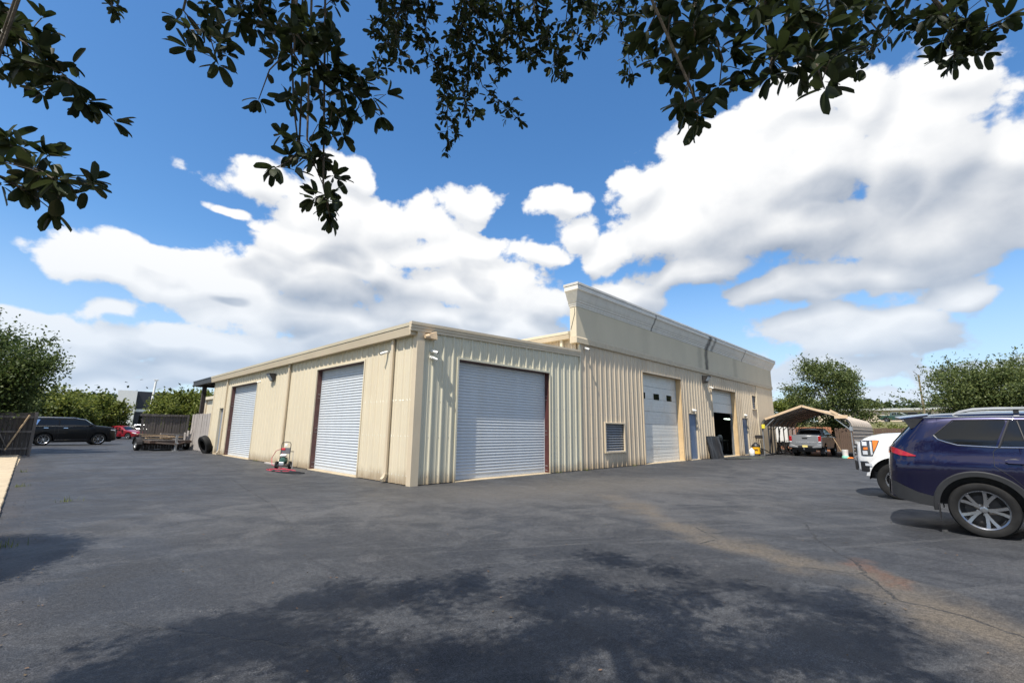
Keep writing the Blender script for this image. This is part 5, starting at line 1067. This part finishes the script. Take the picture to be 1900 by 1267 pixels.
mat_strip('dark olive floor mat lying on the asphalt before the second blue door',[(21.9+.25*i,-1.1-.10*i+.04*math.sin(i)) for i in range(9)],.2,mat('olive_mat',(.045,.05,.04),.8,var=.3),.09)
# ---- inside the bay: bench, tyre machine, lit fluorescent fitting
be=T('workbench',(28.0,2.0,.03),.1,'dim workbench with engine parts inside the open bay','workbench')
MB().box(-.8,.8,-.35,.35,.86,.92).build('bench_top',STEEL,be,bevel=.01)
for x in(-.72,.72):
    for y in(-.28,.28): MB().box(x-.03,x+.03,y-.03,y+.03,.03,.86).build('leg',STEEL,be)
o=T('engine_block',(27.9,2.0,.95),.3,'dark engine block sitting on the bench inside the bay','engine')
MB().box(-.3,.3,-.2,.2,0,.22).build('block',STEEL,o,bevel=.02); MB().lathe([(.16,0),(.16,.1),(.05,.12)],14,Matrix.Translation((-.3,0,.25))@Matrix.Rotation(RAD(90),4,'Y')).build('pulley',GALV,o,smooth=40); MB().box(-.2,.25,-.1,.1,.22,.36).build('intake',DARK,o,bevel=.03)
o=T('stacked_wheel',(27.2,1.35,.035),0,'loose tyre lying on the bay floor inside the open door','tyre'); inst('tyre',tyre_mesh(.34,.22,.2),o,(0,0,.11),(RAD(90),0,0)); 
fl=T('strip_light',(29.9,2.0,2.5),.0,'lit white fluorescent strip hanging inside the open bay','lamp')
MB().box(-.7,.7,-.13,.13,.05,.11).build('housing',WHITEP,fl)
TUB=mat('lit_tube',(.9,.95,.9),.4,var=0,emit=(.85,1,.85),estr=5.)
for y in(-.08,.08): MB().tube([(-.65,y,.02),(.65,y,.02)],.022,8).build('tube',TUB,fl,smooth=40)
for x in(-.5,.5): MB().tube([(x,0,.1),(x,0,2.5)],.006,5).build('chain',STEEL,fl)
# ---- under the carport
bk=T('plastic_bucket',(28.95,-5.28,0),0,'white bucket with mint green base beside the carport post','bucket')
MB().lathe([(.155,.14),(.175,.40),(.18,.42),(.185,.52),(.17,.52)],20,None).build('bucket_body',WHITEP,bk,smooth=40); MB().lathe([(.20,0),(.205,.04),(.165,.15),(.15,.15)],20).build('bucket_base',mat('mint_plastic',(.25,.62,.48),.4,var=.05),bk,smooth=40)
mp=T('long_broom',(29.0,-5.2,.35),0,'long wooden pole standing in the white bucket','broom'); MB().tube([(0,0,-.2),(.1,.75,1.55)],.018,8).build('pole',TANWOOD,mp,smooth=40); MB().box(-.08,.08,-.05,.05,-.25,-.18).build('brush_head',WHITEP,mp,bevel=.01)
q=MB()
for i in range(7):
    a=i*.9; q.lathe([(.02,0),(.09,.01),(.07,.05),(.02,.07)],8,Matrix.Translation((.1*math.cos(a),.12*math.sin(a),.0)))
o=tag(q.build('orange_rag',mat('orange_cloth',(.85,.2,.03),.8,var=.15),None,smooth=60),'crumpled orange rag on the asphalt next to the white bucket','rag'); o.location=(28.75,-5.6,.004)
def bicycle(loc,rz,lean,label,m_):
    b=T('bicycle',loc,rz,label,'bicycle','bicycles under the carport'); b.rotation_euler=(lean,0,rz)
    for x in(-.52,.52):
        P=[(x+.33*math.cos(a),0,.34+.33*math.sin(a)) for a in np.linspace(0,2*math.pi,25)[:-1]]; o=MB().tube(P,.022,6,closed=True).build('wheel',RUB,b,smooth=40)
        s_=MB()
        for i in range(10): a=i*math.pi/5; s_.tube([(x,0,.34),(x+.32*math.cos(a),0,.34+.32*math.sin(a))],.004,4)
        s_.build('spokes',GALV,o)
    MB().tube([(-.52,0,.34),(-.1,0,.30),(-.22,0,.82),(-.52,0,.34)],.016,6).tube([(-.1,0,.30),(.36,0,.82),(-.20,0,.76)],.018,6).tube([(.52,0,.34),(.38,0,.80),(.34,0,.95)],.016,6).build('frame',m_,b,smooth=40)
    MB().tube([(.30,-.28,.99),(.34,0,.96),(.30,.28,.99)],.014,6).build('handlebar',BLACK,b,smooth=40); MB().box(-.36,-.12,-.07,.07,.84,.89).build('saddle',BLACK,b,bevel=.025)
bicycle((30.6,-1.0,0),RAD(20),.18,'dark bicycle leaning among the carport posts by the stucco wall',DARK); bicycle((33.0,-1.05,0),RAD(-15),-.15,'grey bicycle leaning among the far carport posts',STEEL)
for i,(x,y,l,lean) in enumerate(((29.6,-.75,1.9,.25),(30.2,-.78,2.1,-.2),(31.5,-.8,1.8,.3))):
    o=tag(MB().box(-.045,.045,-.03,.03,0,l).build('leaning_plank',DKWOOD),['dark plank leaning by the first carport posts','tallest dark plank leaning behind the dark bicycle','shortest dark plank leaning between the two bicycles'][i],'plank','planks under the carport'); o.location=(x,y,.02); o.rotation_euler=(RAD(4),lean,0)
bn=T('wall_rack',(29.0,-.16,0),0,'dark rack with clamps fixed low on the stucco pier by the carport','rack'); MB().box(-.5,1.2,-.1,.0,1.2,1.3).build('rail',DARK,bn)
for i in range(5): MB().box(-.4+i*.35,-.3+i*.35,-.2,-.02,1.12,1.36).build('clamp',DARK,bn,bevel=.02)
for i in range(3): MB().bar((-.1+i*.4,-.12,.02),(-.3+i*.4,-.04,1.2),.03,.03).build('strut',DARK,bn)
wt=T('enclosed_trailer',(37.6,.9,0),RAD(90),'white enclosed trailer with dark lower edge seen between the carport posts','trailer')
MB().box(-1.4,1.4,-1.0,1.6,.75,2.45).build('box_body',WHITEPAINT,wt,bevel=.05); MB().box(-1.38,1.38,-.98,1.5,.45,.75).build('skirt',BLACK,wt)
for x in(-.9,.9): o=inst('wheel',wm2,wt,(x,1.35,.36),(0,0,0)); inst('tyre',tw,o); o=inst('wheel',wm2,wt,(x,-.9,.36),(0,0,math.pi)); inst('tyre',tw,o)
for x in(-.6,.6): MB().box(x-.12,x+.12,1.6,1.63,2.1,2.3).build('marker_lamp',CHROME,wt,bevel=.02)
for i,(x,y,c_) in enumerate(((34.2,-1.5,DARK),(35.1,-1.9,WHITEP),(33.9,-2.0,STEEL))):
    o=tag(MB().lathe([(.2,0),(.23,.05),(.2,.36),(.1,.44)],14).build('storage_drum',c_,None,smooth=40),['dark drum','white drum','steel drum'][i]+' on the ground deep inside the carport','drum'); o.location=(x,y,.003)
# ---- poles
lp=T('light_pole',(3.7,72,0),0,'slim pale leaning lamp pole in the far lot','pole'); MB().tube([(0,0,0),(.10,0,4),(.22,0,8.0)],[.19,.16,.13],10).build('shaft',WHITEP,lp,smooth=40); MB().box(-.05,.5,-.12,.12,7.95,8.1).build('lamp_head',WHITEP,lp,bevel=.02); MB().lathe([(.3,0),(.3,.5),(.2,.55)],14).build('base',CONC,lp,smooth=40)
up=T('utility_pole',(75,-7.65,3.2),0,'thin timber utility pole beside the bank tree','pole'); MB().tube([(0,0,0),(0,0,3),(0,.0,6.3)],[.13,.11,.09],8).build('shaft',mat('pole_timber',(.20,.16,.10),.9,var=.2),up,smooth=40); MB().bar((0,.0,6.2),(-.3,.45,6.75),.05,.05).build('top_bracket',DKWOOD,up)
# ================= FAR BUILDINGS =================
fb=T('low_warehouse',(128,-10,3.8),RAD(3),'long low tan warehouse on the rise behind the green pickup','building')
MB().box(0,14,-46,24,0,3.1).build('wall',mat('warehouse_tan',(.56,.46,.34),.7,var=.08,vscale=.2),fb); MB().box(-.6,14.6,-46.5,24.5,3.1,3.55).build('roof',mat('warehouse_roof',(.42,.43,.42),.6,var=.06),fb)
for i in range(10):
    o=MB().box(-.06,.02,-43+i*6.6,-38+i*6.6,.0,2.6).build('bay_door',DARK if i%3==1 else mat('bay_tan',(.50,.42,.32),.6,var=.05),fb)
of=T('office_block',(6.2,104,0),RAD(-8),'white and black office block beyond the far parked cars','building')
MB().box(-3.5,-.6,0,12,0,8.2).build('wall',mat('office_white',(.66,.66,.64),.7,var=.04),of); MB().box(-.6,4.6,1.5,12,0,8.2).build('dark_wing',mat('office_black',(.022,.024,.03),.4,var=.1),of)
MB().box(-16,-3.5,1,12,0,5.6).build('low_wing',MATS['office_white'],of)
for i in range(5): w=MB().box(-15.3+i*2.4,-13.4+i*2.4,.9,1.02,.3,3.6).build('window',GLASS,of); MB().box(-15.4+i*2.4,-13.3+i*2.4,.86,.95,3.6,3.75).build('window_frame',WHITEP,w); MB().box(-13.4+i*2.4,-13.25+i*2.4,.86,.95,0.2,3.75).build('window_frame',WHITEP,w)
for i in range(2): MB().box(.2+i*2.2,1.8+i*2.2,1.4,1.52,.5,3.4).build('window',PANEW if i%2 else GLASS,of)
MB().box(-.62,4.7,1.2,1.5,4.2,4.7).build('awning',WHITEP,of)
# ================= TREES =================
def leafmat(n,c,tr=.35,isl=.45): return mat(n,c,.5,var=0,translucent=tr,island=isl,spec=.3)
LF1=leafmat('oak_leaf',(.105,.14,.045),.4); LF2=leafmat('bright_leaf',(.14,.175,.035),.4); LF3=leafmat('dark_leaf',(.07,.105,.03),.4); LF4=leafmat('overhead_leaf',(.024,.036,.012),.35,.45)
def leaves_np(C,size,nrm_bias,rng,wid=.5,droop=0.):
    """one bent quad pair per centre; returns verts, faces"""
    n=len(C); d=rng.normal(size=(n,3)); d[:,2]-=droop; d/=np.linalg.norm(d,axis=1)[:,None]
    u=rng.normal(size=(n,3))+np.array(nrm_bias); u-=d*(u*d).sum(1)[:,None]; u/=np.linalg.norm(u,axis=1)[:,None]
    s=np.cross(d,u); L=(size*rng.uniform(.7,1.25,n))[:,None]; w=L*wid*.5
    a=C-d*L*.5; b=C+s*w+u*L*.08; e=C+d*L*.5; f=C-s*w+u*L*.08
    V=np.stack([a,b,e,f],1).reshape(-1,3); return V
def np_mesh(name,V,k,mt,parent,kind=None):
    n=len(V)//k; me=bpy.data.meshes.new(name); me.vertices.add(len(V)); me.vertices.foreach_set('co',V.astype(np.float32).ravel())
    me.loops.add(len(V)); me.loops.foreach_set('vertex_index',np.arange(len(V),dtype=np.int32)); me.polygons.add(n); me.polygons.foreach_set('loop_start',np.arange(0,len(V),k,dtype=np.int32)); me.polygons.foreach_set('loop_total',np.full(n,k,dtype=np.int32))
    me.update(calc_edges=True); me.materials.append(mt); o=bpy.data.objects.new(name,me); link(o,parent)
    if kind: o['kind']=kind
    return o
def tree(name,label,loc,H,R,mt,nl=9000,leaf=.16,trunk=.16,base=.28,seed=1,flat=1.,group=None,ncl=70,lobes=None,cat='tree'):
    rng=np.random.default_rng(seed); r=random.Random(seed); t=T(name,loc,0,label,cat,group)
    z0=H*base; cz=(H+z0)/2; rz=(H-z0)/2
    # limbs
    mb=MB(); mb.tube([(0,0,-.1),(.05,0,z0*.6),(.0,.06,z0*1.1),(.1,-.05,cz)],[trunk*1.3,trunk,trunk*.85,trunk*.45],9)
    tips=[]
    for i in range(ncl):
        while True:
            p=rng.uniform(-1,1,3); q=np.linalg.norm(p)
            if .30<q<1: break
        p=p/q*(q**.55)
        k=1+.22*math.sin(3*math.atan2(p[1],p[0])+seed)+.15*rng.normal()
        tips.append(np.array([p[0]*R*k,p[1]*R*k,cz+p[2]*rz*flat*(1+.12*rng.normal())]))
    for i,p in enumerate(tips[:26]):
        s0=Vector((0,0,z0*.8+(cz-z0)*r.uniform(0,.9))); e=Vector(p); m=(s0+e)/2+Vector((0,0,.12*R*r.uniform(-.2,1)))
        mb.tube([s0,m,e],[trunk*.42,trunk*.26,trunk*.07],6)
    mb.build('trunk',BARK,t,smooth=50)
    C=[]
    for p in tips:
        m=int(nl/ncl*rng.uniform(.5,1.5)); rr=R*rng.uniform(.16,.34)
        g=rng.normal(size=(m,3))*np.array([rr,rr,rr*.62]); g=np.clip(g,-1.7*rr,1.7*rr)*(.6+.4*rng.random((m,1))); C.append(p+g)
        for _ in range(2):   # spiky shoots
            d=p-np.array([0,0,cz]); d=d/(np.linalg.norm(d)+1e-6)+rng.normal(size=3)*.35+np.array([0,0,.35]); L=R*rng.uniform(.15,.34); tt=rng.random((int(m*.12)+1,1)); C.append(p+d*L*tt+rng.normal(size=(len(tt),3))*.035*R*(1-tt*.6))
    C=np.concatenate(C); C=C[C[:,2]>z0*.55]
    V=leaves_np(C,leaf,(0,0,1.2),rng,.55); np_mesh('crown',V,4,mt,t,'stuff'); return t
tree('oak_tree','bushy green tree rising behind the carport roof',(43.5,-2.5,.2),7.5,2.6,LF1,21000,.20,seed=4,base=.16,ncl=80)
tree('oak_tree','smaller green tree between the stucco pier and the carport tree',(60,5.0,2.2),3.6,2.4,LF2,9000,.28,seed=14,base=.2,ncl=40)
tree('oak_tree','broad spreading tree above the blue SUV roof by the utility pole',(47,-13.6,.6),6.7,4.0,LF1,34000,.20,seed=9,base=.28,ncl=110,flat=.9)
tree('oak_tree','spreading tree on the bank beyond the broad tree',(52,-20.5,1.6),6.6,4.4,LF1,26000,.24,seed=19,base=.25,ncl=80)
tree('oak_tree','dense dark tree overhanging the timber gate at the lot edge',(-10.0,26.4,0),6.3,2.9,LF3,36000,.17,trunk=.2,seed=23,base=.28,ncl=120)
tree('oak_tree','dense dark tree at the lot edge nearest the concrete walk end',(-11.2,21.5,0),5.2,2.3,LF3,18000,.17,trunk=.16,seed=29,base=.2,ncl=80)
tree('street_tree','round crowned yellow-green tree behind the black SUV',(-6.4,56,0),4.5,3.0,LF2,15000,.32,seed=31,base=.2,ncl=60)
tree('street_tree','olive green tree between the black SUV and the office block',(-2.6,62,0),4.5,2.7,LF2,15000,.32,seed=33,base=.25,ncl=60)
tree('street_tree','leafy tree left of the far row behind the timber gate',(-10.5,52,0),4.8,3.2,LF1,15000,.34,seed=34,base=.12,ncl=60)
tree('street_tree','green rounded tree standing beyond the dark plank enclosure',(5.6,64,0),6.2,2.6,LF2,15000,.32,seed=37,base=.12,ncl=60)
tree('street_tree','green rounded tree beyond the canopy post',(8.6,62,0),5.8,2.5,LF2,13000,.32,seed=38,base=.1,ncl=60)
# far wood: one mass
rng=np.random.default_rng(50); C=[]
for i in range(150):
    a=rng.uniform(-20,200); y=rng.uniform(150,210); x=-60+i*1.0+rng.normal()*3; h=rng.uniform(8,12)
    g=rng.normal(size=(800,3)).clip(-1.5,1.5)*np.array([2.6,2.6,1.9]); g[:,2]=np.where(g[:,2]>0,g[:,2]*.9,g[:,2]); C.append(g+np.array([x,y,h-3.5])); g=rng.normal(size=(150,3))*np.array([3,3,3.]); C.append(g+np.array([x,y,h*.4]))
C=np.concatenate(C); C=C[C[:,2]>0]; o=np_mesh('far_wood',leaves_np(C,1.15,(0,0,1),rng,.8),4,leafmat('far_leaf',(.045,.07,.03),.2),None,'stuff'); o['label']='dark green wood line along the horizon beyond the far lot'; o['category']='wood'
rng=np.random.default_rng(51); C=[]
for i in range(60):
    x=rng.uniform(150,185); y=-75+i*1.6; h=rng.uniform(7,10.5); g=rng.normal(size=(240,3)).clip(-1.5,1.5)*np.array([2.6,2.6,2.]); C.append(g+np.array([x,y,h-2]))
C=np.concatenate(C); o=np_mesh('far_wood',leaves_np(C,1.3,(0,0,1),rng,.8),4,MATS['far_leaf'],None,'stuff'); o['label']='low tree line far behind the tan warehouse'; o['category']='wood'
# low shrubs along the back of the lot
rng=np.random.default_rng(60)
for i,(x,y,h) in enumerate(((44.2,.5,2.6),(43.6,-6.5,2.3),(45,-9.,2.2))):
    s_=tree('shrub',['leafy shrub behind the reddish fence','yellow-green shrub showing over the brown fence','low shrub over the brown fence by the broad tree'][i],(x,y,.1),h,1.5,LF2,2500,.13,.04,.05,70+i,cat='shrub',ncl=24)
# ================= OVERHANGING TREE =================
OT=T('overhanging_tree',(-10.6,-13.2,0),0,'broadleaf tree whose drooping leafy branches hang over the lot from above','tree')
IM=Matrix.Translation((10.6,13.2,0))
def otp(o): o.parent=OT; o.matrix_parent_inverse=IM; return o
LIM=[((-10.6,-13.2,3.0),(-9.6,-12.0,4.6),(-8.3,-10.6,5.4),(-6.9,-9.2,5.7)),((-10.6,-13.2,3.4),(-9.6,-10.6,5.2),(-8.7,-8.6,5.9)),((-10.6,-13.2,3.0),(-9.0,-12.9,4.6),(-7.6,-12.4,5.2)),((-10.6,-13.2,2.8),(-11.0,-10.2,4.6),(-10.2,-8.0,5.2))]
mb=MB().tube([(-10.6,-13.2,-.1),(-10.55,-13.2,1.2),(-10.6,-13.15,3.2)],[.36,.27,.24],14)
for L in LIM: mb.tube(L,[.15-.03*i for i in range(len(L))],9)
lp_=[Vector(a).lerp(Vector(b),t/6) for L in LIM for a,b in zip(L,L[1:]) for t in range(7)]
LD={}
def leaf_mesh(k):
    mb=MB(); n=8
    for i in range(n+1):
        t=i/n; w=.5*.40*(max(0,1-(abs(t*1.0-.56)/.56)**2.4))**.62 if t<1 else 0.012; z=-.10*k*t*t+.02*math.sin(3*t); 
        mb.v+=[(t,-w,z+.06*w/.2),(t,0,z),(t,w,z+.06*w/.2)]
    for i in range(n):
        for j in range(2): mb.f.append((3*i+j,3*i+3+j,3*i+4+j,3*i+1+j))
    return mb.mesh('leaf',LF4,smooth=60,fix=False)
LM=[leaf_mesh(k) for k in(.4,1.,1.8,-.6)]
lv=[]   # (matrix, size, distance)
camv=Vector(CAM); R_=random.Random(21)
def frame(d,up):
    d=d.normalized(); y=up.cross(d)
    if y.length<1e-3: y=Vector((1,0,0)).cross(d)
    y.normalize(); z=d.cross(y); return Matrix(((d.x,y.x,z.x),(d.y,y.y,z.y),(d.z,y.z,z.z)))
def emit(p,axis,n,ls,spread=1.):
    for i in range(n):
        d=Vector((R_.gauss(0,1),R_.gauss(0,1),R_.gauss(0,1))); d=(d*spread+axis*.9+Vector((0,0,-.25))).normalized()
        up=Vector((R_.gauss(0,.6),R_.gauss(0,.6),1)); M=frame(d,up).to_4x4(); s_=ls*R_.uniform(.75,1.35); M.translation=p+d*.006
        lv.append((M@Matrix.Scale(s_,4),s_,(p-camv).length))
for ls,k_,pts in TWIGS:
    ls*=.86
    P=[Vector(p) for p in pts]; top=P[0]
    j=min(lp_,key=lambda q:(q-top).length+ (3 if q.z<top.z else 0)); 
    con=[j,(j+top)/2+Vector((0,0,.25)),top]+P[1:]; nn=len(con)
    mb.tube(con,[max(.0018,.007*(1-i/(nn-1))**1.2*(ls/.07)+.0016) for i in range(nn)],6)
    tot=sum((b-a).length for a,b in zip(P,P[1:])); step=ls*.55
    for a,b in zip(P,P[1:]):
        L=(b-a).length; n=max(1,int(L/step)); ax=(b-a).normalized()
        for i in range(n):
            p=a.lerp(b,(i+R_.random())/n); 
            if k_<6: 
                if R_.random()<.5: emit(p,ax,1,ls)
                continue
            
            if R_.random()<k_/15: emit(p,ax,R_.randint(1,2),ls)
            for _ in range(int(k_/16+R_.random())):   # short side shoots ending in a rosette
                dv=Vector((R_.gauss(0,1),R_.gauss(0,1),R_.gauss(-.2,.8))).normalized(); q=p+dv*ls*R_.uniform(.5,1.7)
                mb.tube([p,(p+q)/2+Vector((0,0,.004)),q],.0017,4); emit(q,dv,R_.randint(4,8),ls*.95)
    emit(P[-1],(P[-1]-P[-2]).normalized(),8,ls)
otp(mb.build('trunk',BARK,None,smooth=50,fix=False))
def inpoly(x,y,poly):
    c=False; n=len(poly)
    for i in range(n):
        (x1,y1),(x2,y2)=poly[i],poly[(i+1)%n]
        if (y1>y)!=(y2>y) and x<(x2-x1)*(y-y1)/(y2-y1)+x1: c=not c
    return c
cr,cu,cf=Vector(CR),Vector(CU),Vector(CF)
def in_view(p,m=1.12):
    d=p-camv; z=d.dot(cf)
    if z<.05: return False
    f=LENS/18.0; return abs(d.dot(cr)/z*f)<m and abs(d.dot(cu)/z*f)<m*.667
# unseen crown above and behind the lens, shaped to cast the outlined ground shade
SH=Vector((.56,.14,0)); CC=[]; tries=0
NB=0; N2=0
while len(CC)<400 and tries<60000:
    tries+=1
    g=Vector((R_.uniform(-10.5,-.5),R_.uniform(-14.5,-3.5),0))
    if tries%12==0: b0=SHADE2; g=Vector((R_.uniform(min(q[0] for q in b0),max(q[0] for q in b0)),R_.uniform(min(q[1] for q in b0),max(q[1] for q in b0)),0)); h=R_.uniform(3.6,7.6)
    gx,gy=g.x+R_.gauss(0,.16),g.y+R_.gauss(0,.16); ok=inpoly(gx,gy,SHADE1) and math.sin(gx*3.1+1.)+math.sin(gy*3.7+.5)+.7*math.sin(4.3*(gx+gy))>-.55; o2=inpoly(g.x,g.y,SHADE2)
    back_=(g.x-CAM[0])*CF[0]+(g.y-CAM[1])*CF[1]<3.0*.97
    if not(ok or o2 or (back_ and R_.random()<.28)): continue
    p=g-SH*h+Vector((0,0,h))
    if in_view(p,1.12) or (p-camv).length<1.6 or p.x<-14: continue
    if not(ok or o2):
        NB+=1
        if NB>130: continue
    CC.append(p)
C=[]; rg=np.random.default_rng(77)
for p in CC:
    m=int(rg.integers(110,300)); q=np.array(p)+rg.normal(size=(m,3))*np.array([.20,.20,.14])*rg.uniform(.45,.95); C.append(q)
C=np.concatenate(C); keep=[i for i,q in enumerate(C) if not in_view(Vector(q),1.03)]; C=C[keep]
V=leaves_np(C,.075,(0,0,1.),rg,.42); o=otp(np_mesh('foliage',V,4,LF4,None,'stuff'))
# leaves in the drooping twigs: the 300 that show largest singly, the rest as one mass
lv.sort(key=lambda q:-q[1]/q[2] if in_view(q[0].translation,1.0) else 1)
for M,s_,d in lv[:300]:
    o=bpy.data.objects.new('leaf',LM[R_.randrange(4)]); link(o); otp(o); o.matrix_basis=M
VB=[];FBc=[]
base=[np.array([v.co[:] for v in me.vertices]) for me in LM]; faces=[[tuple(p.vertices) for p in me.polygons] for me in LM]
tv=[];tf=[];n0=0
for M,s_,d in lv[300:]:
    k=R_.randrange(4); A=np.array(M); P=base[k]@A[:3,:3].T+A[:3,3]; tv.append(P); tf+=[tuple(i+n0 for i in f) for f in faces[k]]; n0+=len(P)
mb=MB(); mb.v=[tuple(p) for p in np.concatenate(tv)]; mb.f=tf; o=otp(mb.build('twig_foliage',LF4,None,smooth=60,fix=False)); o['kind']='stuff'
# fallen leaves and litter scattered over the lot
rg=np.random.default_rng(91); n=900
C=np.stack([rg.uniform(-7.3,9,n),rg.uniform(-12.5,.0,n),np.full(n,.012)],1); C[:260,0]=-7.25+np.abs(rg.normal(size=260))*.25; C[:260,1]=rg.uniform(-9,20,260); C[260:380,1]=-.06-np.abs(rg.normal(size=120))*.12; C[260:380,0]=rg.uniform(.2,20,120)
V=leaves_np(C,.034,(0,0,9),rg,.5); V[:,2]=np.maximum(V[:,2]*.35+.006,.004); o=np_mesh('leaf_litter',V,4,mat('dead_leaf',(.10,.068,.036),.8,var=0,island=.5),None,'stuff'); o['label']='dry fallen leaves scattered over the asphalt'; o['category']='leaf litter'
rg=np.random.default_rng(92); C=[]
for x,y in((-6.5,2.3),(-7.2,6),(-7.25,11),(-7.2,-2),(-.09,10.6),(-.09,12.2),(6.2,-.08),(11.6,-.09),(7.9,-.1)):
    for i in range(26): C.append((x+rg.normal()*.07,y+rg.normal()*.07))
V=[]
for x,y in C:
    a=rg.uniform(0,6.28); h=rg.uniform(.03,.11); w=.005; dx,dy=math.cos(a),math.sin(a); l=rg.uniform(.1,.6)*h
    V+=[(x-dy*w,y+dx*w,0),(x+dy*w,y-dx*w,0),(x+dx*l+dy*w*.3,y+dy*l-dx*w*.3,h),(x+dx*l-dy*w*.3,y+dy*l+dx*w*.3,h)]
o=np_mesh('weed_tufts',np.array(V),4,LF2,None,'stuff'); o['label']='small weed tufts in the asphalt edges and along the wall foot'; o['category']='weeds'
